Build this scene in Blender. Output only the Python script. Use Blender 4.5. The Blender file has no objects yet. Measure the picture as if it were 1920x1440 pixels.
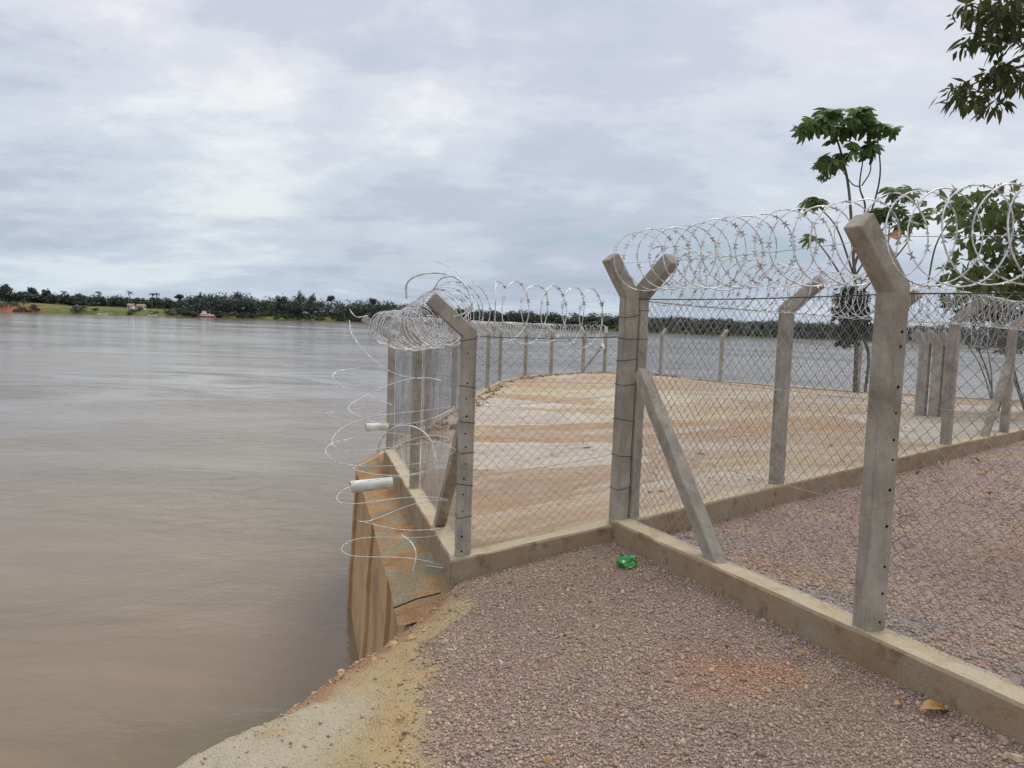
import bpy, bmesh, math, random
import numpy as np
from mathutils import Vector, Matrix, geometry
random.seed(7); RNG = np.random.default_rng(11)
PI = math.pi
scene = bpy.context.scene
COL = scene.collection

# ------------------------------------------------------------------ camera
CAM_Z = 1.55; PITCH = math.radians(4.55); ROLL = math.radians(2.0); FPX = 1450.0
cam_data = bpy.data.cameras.new('camera'); cam = bpy.data.objects.new('camera', cam_data); COL.objects.link(cam)
fw = Vector((0, math.cos(PITCH), -math.sin(PITCH))); r0 = Vector((1, 0, 0)); u0 = r0.cross(fw)
rt = math.cos(ROLL) * r0 + math.sin(ROLL) * u0
up = -math.sin(ROLL) * r0 + math.cos(ROLL) * u0
m = Matrix(((rt.x, up.x, -fw.x, 0), (rt.y, up.y, -fw.y, 0), (rt.z, up.z, -fw.z, CAM_Z), (0, 0, 0, 1)))
cam.matrix_world = m
cam_data.sensor_width = 36.0; cam_data.lens = 36.0 * FPX / 1920.0
cam_data.clip_start = 0.05; cam_data.clip_end = 8000
scene.camera = cam

def aty(px, py, Y):
    d = fw + (px - 960) / FPX * rt - (py - 720) / FPX * up
    return Vector((0, 0, CAM_Z)) + d * (Y / d.y)
def atz(px, py, z):
    d = fw + (px - 960) / FPX * rt - (py - 720) / FPX * up
    return Vector((0, 0, CAM_Z)) + d * ((z - CAM_Z) / d.z)

# ------------------------------------------------------------------ sky, sun, exposure
SUN_EL = math.radians(58); SUN_AZ = math.radians(38)      # azimuth from +Y towards +X
world = bpy.data.worlds.new('World'); scene.world = world; world.use_nodes = True
def build_world():
    nt = world.node_tree; N = nt.nodes; L = nt.links
    for n in list(N): N.remove(n)
    out = N.new('ShaderNodeOutputWorld'); bg = N.new('ShaderNodeBackground'); bg.inputs['Strength'].default_value = 0.1
    sky = N.new('ShaderNodeTexSky'); sky.sky_type = 'NISHITA'; sky.sun_disc = False
    sky.sun_elevation = SUN_EL; sky.sun_rotation = SUN_AZ; sky.air_density = 1.2; sky.dust_density = 2.5
    tc = N.new('ShaderNodeTexCoord'); sep = N.new('ShaderNodeSeparateXYZ'); L.new(tc.outputs['Generated'], sep.inputs[0])
    def math_(op, a, b=None, c=None):
        n = N.new('ShaderNodeMath'); n.operation = op
        for i, v in enumerate((a, b, c)):
            if v is None: continue
            if isinstance(v, (int, float)): n.inputs[i].default_value = v
            else: L.new(v, n.inputs[i])
        return n.outputs[0]
    zab = math_('ABSOLUTE', sep.outputs['Z']); z = math_('ADD', zab, 0.24)
    px = math_('DIVIDE', sep.outputs['X'], z); py = math_('DIVIDE', sep.outputs['Y'], z)
    comb = N.new('ShaderNodeCombineXYZ'); L.new(px, comb.inputs[0]); L.new(py, comb.inputs[1])
    def noise(scale, detail, rough, dist, off):
        mp = N.new('ShaderNodeMapping'); L.new(comb.outputs[0], mp.inputs['Vector'])
        mp.inputs['Location'].default_value = off; mp.inputs['Scale'].default_value = (0.75, 1.0, 1.0)
        n = N.new('ShaderNodeTexNoise'); L.new(mp.outputs[0], n.inputs['Vector'])
        n.inputs['Scale'].default_value = scale; n.inputs['Detail'].default_value = detail
        n.inputs['Roughness'].default_value = rough; n.inputs['Distortion'].default_value = dist
        return n.outputs['Fac']
    def ramp(fac, stops):
        r = N.new('ShaderNodeValToRGB'); L.new(fac, r.inputs[0]); e = r.color_ramp.elements
        r.color_ramp.interpolation = 'EASE'
        e[0].position, e[0].color = stops[0][0], (*stops[0][1], 1); e[1].position, e[1].color = stops[-1][0], (*stops[-1][1], 1)
        for p, c in stops[1:-1]:
            x = e.new(p); x.color = (*c, 1)
        return r.outputs['Color']
    big = noise(0.85, 7, 0.56, 0.35, (1.35, 4.2, 0.3))
    fine = noise(2.3, 6, 0.6, 0.2, (8.1, 5.2, 2.3))
    puff = noise(5.5, 8, 0.62, 0.1, (1.1, 9.2, 4.3))
    tot = math_('ADD', math_('ADD', math_('MULTIPLY', big, 0.56), math_('MULTIPLY', fine, 0.31)), math_('MULTIPLY', puff, 0.13))
    cloud = ramp(tot, [(0.385, (4.7, 5.5, 6.3)), (0.455, (5.7, 5.95, 7.0)), (0.51, (6.7, 6.9, 7.6)), (0.605, (8.7, 8.75, 8.7))])
    # overcast skies brighten towards the zenith and turn bluer low down
    lum = N.new('ShaderNodeMapRange'); L.new(zab, lum.inputs['Value']); lum.inputs['To Min'].default_value = .92; lum.inputs['To Max'].default_value = 1.5
    low = ramp(zab, [(0.0, (.86, .97, 1.04)), (.16, (.94, .99, 1.02)), (.34, (1, 1, 1))])
    cm = N.new('ShaderNodeMix'); cm.data_type = 'RGBA'; cm.blend_type = 'MULTIPLY'; cm.inputs['Factor'].default_value = 1; L.new(cloud, cm.inputs['A']); L.new(low, cm.inputs['B'])
    cv = N.new('ShaderNodeVectorMath'); cv.operation = 'SCALE'; L.new(cm.outputs['Result'], cv.inputs[0]); L.new(lum.outputs['Result'], cv.inputs['Scale']); cloud = cv.outputs[0]
    cover = ramp(math_('ADD', math_('MULTIPLY', fine, 0.5), math_('MULTIPLY', big, 0.5)), [(0.38, (0.84,) * 3), (0.56, (0.98,) * 3)])
    mix = N.new('ShaderNodeMix'); mix.data_type = 'RGBA'
    L.new(cover, mix.inputs['Factor']); L.new(sky.outputs['Color'], mix.inputs['A']); L.new(cloud, mix.inputs['B'])
    L.new(mix.outputs['Result'], bg.inputs['Color']); L.new(bg.outputs[0], out.inputs['Surface'])
build_world()
sun_data = bpy.data.lights.new('sun', 'SUN'); sun = bpy.data.objects.new('sun', sun_data); COL.objects.link(sun)
sun_data.energy = 1.5; sun_data.angle = math.radians(25); sun_data.color = (1.0, 0.96, 0.9)
sd = Vector((math.sin(SUN_AZ) * math.cos(SUN_EL), math.cos(SUN_AZ) * math.cos(SUN_EL), math.sin(SUN_EL)))
sun.rotation_euler = sd.to_track_quat('Z', 'Y').to_euler(); sun.location = (0, 0, 30)
vs = scene.view_settings; vs.view_transform = 'Standard'; vs.look = 'None'; vs.exposure = 0.0; vs.gamma = 1.0
vs.use_curve_mapping = False

# ------------------------------------------------------------------ helpers
def srgb(r, g, b):
    f = lambda c: (c / 255 / 12.92) if c / 255 <= 0.04045 else ((c / 255 + 0.055) / 1.055) ** 2.4
    return (f(r), f(g), f(b))

def hash2(ix, iy, s):
    n = (ix.astype(np.int64) * 374761393 + iy.astype(np.int64) * 668265263 + s * 144665) & 0x7fffffff
    n = ((n ^ (n >> 13)) * 1274126177) & 0x7fffffff
    return ((n ^ (n >> 16)) & 0xffff) / 65535.0
def vnoise(x, y, s=0):
    x = np.asarray(x, float); y = np.asarray(y, float)
    ix = np.floor(x); iy = np.floor(y); fx = x - ix; fy = y - iy
    fx = fx * fx * (3 - 2 * fx); fy = fy * fy * (3 - 2 * fy)
    a = hash2(ix, iy, s); b = hash2(ix + 1, iy, s); c = hash2(ix, iy + 1, s); d = hash2(ix + 1, iy + 1, s)
    return (a * (1 - fx) + b * fx) * (1 - fy) + (c * (1 - fx) + d * fx) * fy
def fbm(x, y, s=0, o=4):
    t = 0; w = 0.5; n = 0
    for i in range(o):
        t = t + w * vnoise(np.asarray(x) * 2 ** i, np.asarray(y) * 2 ** i, s + i * 7); n += w; w *= 0.5
    return t / n
def sstep(a, b, x):
    t = np.clip((np.asarray(x, float) - a) / (b - a), 0, 1); return t * t * (3 - 2 * t)

class MB:
    """collects vertices and faces, then builds one mesh object"""
    def __init__(s): s.v = []; s.f = []
    def add(s, vs_, fs):
        o = len(s.v); s.v.extend([tuple(v) for v in vs_]); s.f.extend([tuple(i + o for i in f) for f in fs])
    def ring_loft(s, rings, cap0=True, cap1=True, closed=True):
        o = len(s.v); n = len(rings[0])
        for r in rings: s.v.extend([tuple(v) for v in r])
        for i in range(len(rings) - 1):
            for j in range(n if closed else n - 1):
                k = (j + 1) % n
                s.f.append((o + i * n + j, o + i * n + k, o + (i + 1) * n + k, o + (i + 1) * n + j))
        if cap0: s.f.append(tuple(o + j for j in reversed(range(n))))
        if cap1: s.f.append(tuple(o + (len(rings) - 1) * n + j for j in range(n)))
    def tube(s, pts, r, sides=4, caps=True):
        pts = [Vector(p) for p in pts]; rings = []; prev = None
        for i, p in enumerate(pts):
            t = (pts[min(i + 1, len(pts) - 1)] - pts[max(i - 1, 0)])
            if t.length < 1e-9: t = Vector((0, 0, 1))
            t.normalize()
            ref = prev if prev is not None else (Vector((0, 0, 1)) if abs(t.z) < .9 else Vector((1, 0, 0)))
            a = ref - t * ref.dot(t)
            if a.length < 1e-5: a = Vector((1, 0, 0)) - t * t.x
            a.normalize(); prev = a; b = t.cross(a)
            rr = r[i] if isinstance(r, (list, tuple, np.ndarray)) else r
            rings.append([p + (a * math.cos(q) + b * math.sin(q)) * rr for q in [2 * PI * k / sides for k in range(sides)]])
        s.ring_loft(rings, caps, caps)
    def box(s, c, ax, ay, az, sx, sy, sz):
        c = Vector(c); ax, ay, az = Vector(ax) * sx / 2, Vector(ay) * sy / 2, Vector(az) * sz / 2
        vs_ = [c + ax * i + ay * j + az * k for k in (-1, 1) for j in (-1, 1) for i in (-1, 1)]
        s.add(vs_, [(0, 2, 3, 1), (4, 5, 7, 6), (0, 1, 5, 4), (2, 6, 7, 3), (0, 4, 6, 2), (1, 3, 7, 5)])
    def build(s, name, mat, parent=None, smooth=False, loc=None):
        me = bpy.data.meshes.new(name); me.from_pydata(s.v, [], s.f); me.update()
        return link(name, me, mat, parent, smooth)
def link(name, me, mat, parent=None, smooth=False):
    o = bpy.data.objects.new(name, me); COL.objects.link(o)
    if mat is not None and not me.materials: me.materials.append(mat)
    if smooth:
        me.polygons.foreach_set('use_smooth', [True] * len(me.polygons))
    if parent is not None: o.parent = parent
    return o
def np_mesh(name, verts, faces, mat, parent=None, smooth=False, col=None):
    verts = np.asarray(verts, np.float32); faces = np.asarray(faces, np.int32); k = faces.shape[1]
    me = bpy.data.meshes.new(name)
    me.vertices.add(len(verts)); me.vertices.foreach_set('co', verts.ravel())
    me.loops.add(faces.size); me.loops.foreach_set('vertex_index', faces.ravel())
    me.polygons.add(len(faces)); me.polygons.foreach_set('loop_start', np.arange(len(faces), dtype=np.int32) * k)
    me.update(calc_edges=True); me.validate()
    if col is not None:
        a = me.color_attributes.new('Col', 'FLOAT_COLOR', 'POINT')
        c4 = np.ones((len(verts), 4), np.float32); c4[:, :3] = col; a.data.foreach_set('color', c4.ravel())
    return link(name, me, mat, parent, smooth)
def thing(name, loc=(0, 0, 0)):
    o = bpy.data.objects.new(name, None); COL.objects.link(o); o.empty_display_size = .1
    return o
def tag(o, label=None, cat=None, group=None, kind=None):
    if label: o['label'] = label
    if cat: o['category'] = cat
    if group: o['group'] = group
    if kind: o['kind'] = kind
    return o

# ------------------------------------------------------------------ materials
class Mat:
    def __init__(s, name, rough=.8, metal=0.0, spec=.3):
        s.m = bpy.data.materials.new(name); s.m.use_nodes = True; s.nt = s.m.node_tree; s.N = s.nt.nodes; s.L = s.nt.links
        s.b = s.N['Principled BSDF']; s.b.inputs['Roughness'].default_value = rough; s.b.inputs['Metallic'].default_value = metal
        s.b.inputs['Specular IOR Level'].default_value = spec; s._co = None
    def co(s, kind='Object'):
        if s._co is None:
            s._co = s.N.new('ShaderNodeTexCoord')
        return s._co.outputs[kind]
    def pos(s):
        return s.N.new('ShaderNodeNewGeometry').outputs['Position']
    def mapping(s, vec, scale=(1, 1, 1), rot=(0, 0, 0), loc=(0, 0, 0)):
        n = s.N.new('ShaderNodeMapping'); s.L.new(vec, n.inputs[0]); n.inputs['Scale'].default_value = scale
        n.inputs['Rotation'].default_value = rot; n.inputs['Location'].default_value = loc; return n.outputs[0]
    def noise(s, vec, scale, detail=4, rough=.55, dist=0.0):
        n = s.N.new('ShaderNodeTexNoise'); s.L.new(vec, n.inputs['Vector']); n.inputs['Scale'].default_value = scale
        n.inputs['Detail'].default_value = detail; n.inputs['Roughness'].default_value = rough; n.inputs['Distortion'].default_value = dist
        return n.outputs['Fac']
    def voro(s, vec, scale, out='Color'):
        n = s.N.new('ShaderNodeTexVoronoi'); s.L.new(vec, n.inputs['Vector']); n.inputs['Scale'].default_value = scale
        return n.outputs[out]
    def ramp(s, fac, stops, interp='LINEAR'):
        r = s.N.new('ShaderNodeValToRGB'); s.L.new(fac, r.inputs[0]); r.color_ramp.interpolation = interp; e = r.color_ramp.elements
        def c4(c): return (c, c, c, 1) if isinstance(c, (int, float)) else (*c, 1)
        e[0].position, e[0].color = stops[0][0], c4(stops[0][1]); e[1].position, e[1].color = stops[-1][0], c4(stops[-1][1])
        for p, c in stops[1:-1]:
            x = e.new(p); x.color = c4(c)
        return r.outputs['Color']
    def mix(s, fac, a, b, mode='MIX'):
        n = s.N.new('ShaderNodeMix'); n.data_type = 'RGBA'; n.blend_type = mode
        for key, v in (('Factor', fac), ('A', a), ('B', b)):
            if isinstance(v, (int, float)) and key == 'Factor': n.inputs[key].default_value = v
            elif isinstance(v, tuple): n.inputs[key].default_value = (*v, 1) if len(v) == 3 else v
            else: s.L.new(v, n.inputs[key])
        return n.outputs['Result']
    def math(s, op, a, b=None):
        n = s.N.new('ShaderNodeMath'); n.operation = op
        for i, v in enumerate((a, b)):
            if v is None: continue
            if isinstance(v, (int, float)): n.inputs[i].default_value = v
            else: s.L.new(v, n.inputs[i])
        return n.outputs[0]
    def attr(s, name='Col'):
        n = s.N.new('ShaderNodeAttribute'); n.attribute_name = name; return n.outputs['Color']
    def color(s, c):
        if isinstance(c, tuple): s.b.inputs['Base Color'].default_value = (*c, 1)
        else: s.L.new(c, s.b.inputs['Base Color'])
        return s
    def bump(s, h, strength=.4, dist=.01):
        n = s.N.new('ShaderNodeBump'); s.L.new(h, n.inputs['Height']); n.inputs['Strength'].default_value = strength
        n.inputs['Distance'].default_value = dist; s.L.new(n.outputs[0], s.b.inputs['Normal']); return s
    def rough(s, r): s.L.new(r, s.b.inputs['Roughness']); return s

M = {}
def mk_materials():
    # precast fence post concrete
    a = Mat('post_concrete', .9, spec=.2); p = a.pos()
    n1 = a.noise(p, 5, 5, .6); n2 = a.noise(a.mapping(p, (14, 14, 2.2)), 1, 5, .65); n3 = a.noise(p, 130, 3, .7)
    c = a.ramp(n1, [(.3, srgb(142, 135, 125)), (.5, srgb(167, 160, 148)), (.7, srgb(189, 181, 168))])
    c = a.mix(a.ramp(n2, [(.5, 0.0), (.75, .55)]), c, srgb(134, 119, 101))
    c = a.mix(a.ramp(n3, [(.3, .25), (.5, 0.0)]), c, srgb(90, 80, 70))
    pit = a.ramp(a.math('ADD', a.voro(p, 38, 'Distance'), a.math('MULTIPLY', a.noise(p, 9, 3), .7)), [(.34, .8), (.42, 0.0)]); c = a.mix(pit, c, srgb(92, 82, 72))
    c = a.mix(a.ramp(a.noise(p, 3.1, 6, .7, .8), [(.54, 0.0), (.66, .5)]), c, srgb(120, 108, 90))
    c = a.mix(a.ramp(a.noise(a.mapping(p, (30, 30, 1.3)), 1, 4, .6), [(.56, 0.0), (.7, .4)]), c, srgb(104, 92, 78))
    a.color(c); a.bump(a.math('SUBTRACT', a.math('ADD', n3, a.math('MULTIPLY', n1, 1.4)), a.math('MULTIPLY', pit, 1.5)), .6, .007); M['post'] = a.m
    # kerb concrete, with sandy dust settled on upward faces
    a = Mat('kerb_concrete', .95, spec=.15); p = a.pos(); geo = a.N.new('ShaderNodeNewGeometry')
    sep = a.N.new('ShaderNodeSeparateXYZ'); a.L.new(geo.outputs['Normal'], sep.inputs[0])
    n1 = a.noise(p, 2.6, 5, .62, .3); n2 = a.noise(p, 9, 5, .6); n3 = a.noise(p, 90, 3, .7)
    face = a.ramp(n1, [(.3, srgb(140, 116, 92)), (.47, srgb(160, 138, 112)), (.6, srgb(158, 145, 122)), (.72, srgb(178, 166, 142))])
    face = a.mix(a.ramp(n2, [(.55, 0.0), (.68, .65)]), face, srgb(112, 90, 70))
    dust = a.ramp(n2, [(.3, srgb(184, 166, 136)), (.5, srgb(202, 185, 156)), (.7, srgb(200, 192, 172))])
    upm = a.math('MULTIPLY', a.ramp(sep.outputs['Z'], [(.75, 0.0), (.93, 1.0)]), a.ramp(n1, [(.25, .5), (.5, .85)]))
    c = a.mix(upm, face, dust)
    c = a.mix(a.ramp(n3, [(.32, .3), (.5, 0.0)]), c, srgb(95, 84, 68))
    a.color(c); a.bump(a.math('ADD', n3, n2), .5, .008); M['kerb'] = a.m
    # retaining wall: mud-stained, vertical streaks
    a = Mat('retaining_wall_concrete', .9, spec=.2); p = a.pos()
    n1 = a.noise(a.mapping(p, (1.1, .6, .8)), 1, 6, .56, .4); n2 = a.noise(a.mapping(p, (1, .5, 1)), 3, 5, .6); n3 = a.noise(p, 70, 3, .7)
    c = a.ramp(n1, [(.3, srgb(158, 130, 102)), (.44, srgb(184, 152, 116)), (.55, srgb(198, 164, 122)), (.66, srgb(186, 162, 132))])
    c = a.mix(a.ramp(n2, [(.52, 0.0), (.66, .32)]), c, srgb(120, 94, 72))
    a.color(c); a.bump(a.math('ADD', n3, a.math('MULTIPLY', n2, 1.2)), .4, .01); M['wall'] = a.m
    # ledge: debris-strewn mortar
    a = Mat('ledge_mortar', .95, spec=.12); p = a.pos()
    n1 = a.noise(p, 2.2, 5, .6, .5); n3 = a.noise(p, 55, 4, .75)
    c = a.ramp(n1, [(.32, srgb(150, 112, 80)), (.48, srgb(176, 140, 100)), (.56, srgb(148, 138, 114)), (.7, srgb(166, 158, 134))])
    c = a.mix(a.ramp(n3, [(.36, .7), (.5, 0.0)]), c, srgb(88, 78, 62))
    a.color(c); a.bump(n3, .9, .012); M['ledge'] = a.m
    # sandy platform, poured and raked in cross bands
    a = Mat('platform_sand', .95, spec=.12); p = a.pos()
    sp = a.N.new('ShaderNodeSeparateXYZ'); a.L.new(p, sp.inputs[0])
    warp = a.N.new('ShaderNodeTexNoise'); warp.inputs['Scale'].default_value = 2.6; warp.inputs['Detail'].default_value = 7; warp.inputs['Roughness'].default_value = .68; a.L.new(p, warp.inputs['Vector'])
    wv = a.N.new('ShaderNodeVectorMath'); wv.operation = 'MULTIPLY_ADD'; a.L.new(warp.outputs['Color'], wv.inputs[0]); wv.inputs[1].default_value = (.55, .5, 0); a.L.new(p, wv.inputs[2])
    def cells(sc, loc, feat='F1'):
        n = a.N.new('ShaderNodeTexVoronoi'); n.voronoi_dimensions = '2D'; n.feature = feat; n.inputs['Scale'].default_value = 1.0
        a.L.new(a.mapping(wv.outputs[0], sc, loc=loc), n.inputs['Vector']); return n
    oc, be, gy, pk, dk, lt = srgb(184, 146, 100), srgb(188, 166, 132), srgb(208, 204, 196), srgb(174, 146, 122), srgb(170, 130, 94), srgb(202, 190, 164)
    r1 = a.N.new('ShaderNodeSeparateColor'); a.L.new(cells((.30, .46, 1), (2.3, .4, 0)).outputs['Color'], r1.inputs[0])
    r2 = a.N.new('ShaderNodeSeparateColor'); a.L.new(cells((.55, .95, 1), (7.3, 3.4, 0)).outputs['Color'], r2.inputs[0])
    c1 = a.ramp(r1.outputs[0], [(0, be), (.14, pk), (.28, lt), (.42, gy), (.55, oc), (.66, be), (.78, gy), (.9, dk)], 'CONSTANT')
    c2 = a.ramp(r2.outputs[0], [(0, be), (.2, lt), (.4, pk), (.6, be), (.76, oc), (.9, gy)], 'CONSTANT')
    c = a.mix(.42, c1, c2); sp = a.N.new('ShaderNodeSeparateXYZ'); a.L.new(p, sp.inputs[0])
    fr = a.math('ADD', sp.outputs['Y'], a.math('MULTIPLY', warp.outputs['Fac'], 4.0))
    front = a.ramp(a.math('MULTIPLY', fr, .05), [(.40, .75), (.52, .0)]); c = a.mix(front, c, a.mix(r2.outputs[1], srgb(188, 156, 112), srgb(176, 144, 108)))
    w2 = a.noise(a.mapping(p, (1.3, 2.2, 1), loc=(3, 1, 0)), 1.0, 8, .72, .3)
    c = a.mix(a.ramp(w2, [(.36, .5), (.5, 0.0)]), c, srgb(166, 138, 108)); c = a.mix(a.ramp(w2, [(.54, 0.0), (.68, .45)]), c, lt)
    mott = a.noise(a.mapping(p, (2.6, 4.2, 1)), 1, 9, .78, .2); c = a.mix(a.ramp(mott, [(.36, .55), (.49, 0.0)]), c, srgb(150, 122, 92)); c = a.mix(a.ramp(mott, [(.54, 0.0), (.66, .5)]), c, srgb(212, 200, 176))
    edge = cells((.30, .46, 1), (2.3, .4, 0), 'DISTANCE_TO_EDGE').outputs['Distance']; line = a.ramp(edge, [(0.0, .5), (.012, 0.0)])
    c = a.mix(a.math('MULTIPLY', line, a.ramp(warp.outputs['Fac'], [(.45, 0.0), (.55, 1.0)])), c, srgb(128, 100, 74))
    n3 = a.noise(p, 40, 4, .7); c = a.mix(a.ramp(n3, [(.32, .4), (.48, 0.0)]), c, srgb(140, 112, 82))
    hs = a.N.new('ShaderNodeHueSaturation'); hs.inputs['Saturation'].default_value = .88; hs.inputs['Value'].default_value = .93; a.L.new(c, hs.inputs['Color']); c = hs.outputs[0]
    a.color(c); a.bump(a.math('ADD', a.math('MULTIPLY', w2, 2.5), a.math('ADD', n3, a.math('ADD', a.math('MULTIPLY', mott, 2.0), a.math('MULTIPLY', r1.outputs[0], .5)))), .7, .025); M['sand'] = a.m
    # soil and gravel bed: colour from attribute
    a = Mat('gravel_bed', .95, spec=.15); p = a.pos()
    n3 = a.noise(p, 150, 3, .75); v = a.voro(p, 75, 'Distance')
    c = a.mix(.55, a.attr(), a.ramp(n3, [(.28, .35), (.5, .95), (.72, 1.3)]), 'MULTIPLY')
    a.color(c); a.bump(a.math('ADD', n3, v), .8, .012); M['soil'] = a.m
    a = Mat('gravel_stone', .85, spec=.3); a.color(a.attr()); M['stone'] = a.m
    # coarse ground
    a = Mat('dry_ground', .95, spec=.1); p = a.pos(); n1 = a.noise(p, .6, 5, .6); n2 = a.noise(p, 14, 5, .7)
    c = a.ramp(n1, [(.35, srgb(160, 140, 104)), (.5, srgb(140, 120, 104)), (.65, srgb(120, 116, 76))])
    c = a.mix(a.ramp(n2, [(.3, .5), (.55, 0.0)]), c, srgb(100, 86, 70)); a.color(c); a.bump(n2, .5, .03); M['ground'] = a.m
    # far bank
    a = Mat('far_bank_grass', .95, spec=.1); p = a.pos()
    n1 = a.noise(a.mapping(p, (.02, .02, .3)), 1, 5, .6); n2 = a.noise(a.mapping(p, (.12, .12, .6)), 1, 4, .7)
    c = a.ramp(n1, [(.35, srgb(92, 96, 60)), (.5, srgb(118, 122, 70)), (.65, srgb(104, 102, 68))])
    c = a.mix(a.ramp(n2, [(.4, .6), (.55, 0.0)]), c, srgb(64, 66, 46))
    sp = a.N.new('ShaderNodeSeparateXYZ'); a.L.new(p, sp.inputs[0])
    red = a.math('MULTIPLY', a.ramp(a.math('ADD', a.math('MULTIPLY', sp.outputs['X'], -.01), -1.96), [(.90, 0.0), (1.0, 1.0)]),
                 a.ramp(a.math('ADD', a.math('MULTIPLY', sp.outputs['Z'], .1), .5), [(.60, 1.0), (.66, 0.0)]))
    c = a.mix(red, c, srgb(160, 104, 82)); a.color(c); M['far_bank'] = a.m
    # river
    a = Mat('river_water', .12, spec=.5); p = a.pos(); a.b.inputs['IOR'].default_value = 1.33
    n1 = a.noise(a.mapping(p, (.12, .34, 1), rot=(0, 0, .25)), 1, 6, .66, 1.0)
    c = a.ramp(n1, [(.38, srgb(113, 101, 77)), (.5, srgb(122, 107, 85)), (.62, srgb(131, 113, 91))])
    a.color(c)
    w1 = a.noise(a.mapping(p, (1.5, 2.6, 1), rot=(0, 0, .35)), 1, 5, .6, .9); w2 = a.noise(a.mapping(p, (.35, .55, 1), rot=(0, 0, .4)), 1, 3, .5, 1.5)
    patch = a.ramp(a.noise(a.mapping(p, (.10, .16, 1), rot=(0, 0, .3)), 1, 3, .55, 1.0), [(.36, .25), (.62, 1.0)])
    w4 = a.noise(a.mapping(p, (6, 9, 1), rot=(0, 0, .45)), 1, 3, .55, .7)
    h = a.math('MULTIPLY', a.math('ADD', a.math('ADD', a.math('MULTIPLY', w1, .075), a.math('MULTIPLY', w4, .026)), a.math('MULTIPLY', w2, .085)), patch)
    a.bump(h, .75, .55)
    rr = a.ramp(a.noise(a.mapping(p, (.03, .05, 1)), 1, 3, .6), [(.4, .05), (.6, .14)]); a.rough(rr); M['water'] = a.m
    # wires and metals
    a = Mat('galvanised_tape', .35, .15, .6); p = a.pos(); a.color(a.ramp(a.noise(p, 25, 3), [(.4, (.55, .55, .55)), (.6, (.88, .88, .88))])); M['tape'] = a.m  # pale, barely metallic colour stands for glare reflected by the tape
    a = Mat('galvanised_barb', .45, .6, .5); p = a.pos(); a.color(a.ramp(a.noise(p, 25, 3), [(.35, (.24, .24, .245)), (.65, (.5, .5, .5))])); M['barb'] = a.m
    a = Mat('galvanised_wire', .5, .6, .5); p = a.pos(); a.color(a.ramp(a.noise(p, 8, 3), [(.35, (.30, .29, .28)), (.65, (.55, .54, .53))])); M['wire'] = a.m
    a = Mat('dark_wire', .7, .4, .3); p = a.pos(); a.color(a.ramp(a.noise(p, 12, 3), [(.35, (.05, .045, .04)), (.65, (.14, .11, .09))])); M['dwire'] = a.m
    a = Mat('hole_dark', .9, 0, .1); p = a.pos(); a.color(a.ramp(a.noise(p, 60, 2), [(.4, (.012, .011, .010)), (.6, (.03, .028, .025))])); M['hole'] = a.m  # near-black colour standing for the shade inside holes and pipes
    a = Mat('rusty_steel', .8, .3, .3); p = a.pos(); a.color(a.ramp(a.noise(p, 60, 4), [(.35, (.04, .025, .02)), (.65, (.14, .07, .04))])); M['rust'] = a.m
    a = Mat('pvc', .45, 0, .4); p = a.pos(); a.color(a.ramp(a.noise(p, 9, 4), [(.35, (.52, .54, .47)), (.6, (.78, .79, .74))])); M['pvc'] = a.m
    a = Mat('green_plastic', .22, 0, .6); p = a.pos(); n = a.noise(p, 30, 3, .6)
    a.color(a.ramp(n, [(.3, (.012, .10, .02)), (.5, (.03, .24, .045)), (.64, (.10, .42, .08)), (.72, (.6, .72, .45))])); a.bump(n, .6, .01); M['green'] = a.m  # palest patches are highlights painted onto the crumpled plastic
    # plants
    def leaf(name, lo, mid, hi, scale, trans=.25):
        a = Mat(name, .5, 0, .4); p = a.pos(); oi = a.N.new('ShaderNodeObjectInfo')
        n = a.noise(p, scale, 4, .65)
        f = a.math('ADD', a.math('MULTIPLY', n, .8), a.math('MULTIPLY', oi.outputs['Random'], .2))
        c = a.ramp(f, [(.32, lo), (.5, mid), (.68, hi)]); a.color(c)
        tr = a.N.new('ShaderNodeBsdfTranslucent'); a.L.new(c, tr.inputs[0]); mx = a.N.new('ShaderNodeMixShader'); mx.inputs[0].default_value = trans
        a.L.new(a.b.outputs[0], mx.inputs[1]); a.L.new(tr.outputs[0], mx.inputs[2]); a.L.new(mx.outputs[0], a.N['Material Output'].inputs[0]); return a.m
    M['cecropia'] = leaf('cecropia_leaf', (.062, .10, .036), (.105, .165, .052), (.19, .25, .085), 2.5, .4)
    M['mango'] = leaf('broad_leaf', (.038, .05, .018), (.07, .088, .026), (.14, .13, .045), 5, .4)
    M['canopy'] = leaf('canopy_leaf', (.055, .075, .028), (.10, .14, .042), (.18, .21, .07), 3, .35)
    M['dark_leaf'] = leaf('dark_leaf', (.024, .032, .018), (.045, .058, .028), (.08, .1, .045), 3)
    M['far_leaf'] = leaf('far_leaf', (.042, .057, .040), (.070, .088, .054), (.115, .125, .066), .12, .2)  # both far greens are lightened and blued to stand for haze
    M['far_leaf_dark'] = leaf('far_leaf_dark', (.036, .052, .048), (.054, .072, .062), (.084, .10, .074), .12, .2)
    M['dead_leaf'] = leaf('dead_leaf', (.03, .022, .015), (.06, .042, .028), (.12, .085, .05), 18, .1)
    M['dry_leaf'] = leaf('dry_leaf', (.17, .075, .03), (.36, .17, .055), (.5, .32, .11), 18, .15)
    a = Mat('bark', .9, 0, .2); p = a.pos(); a.color(a.ramp(a.noise(a.mapping(p, (9, 9, 2)), 1, 5), [(.35, (.07, .06, .05)), (.65, (.19, .165, .14))])); M['bark'] = a.m
    a = Mat('white_paint', .6, 0, .4); p = a.pos(); a.color(a.ramp(a.noise(p, 1, 3), [(.3, (.66, .65, .62)), (.6, (.8, .8, .78))])); M['white'] = a.m
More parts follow.
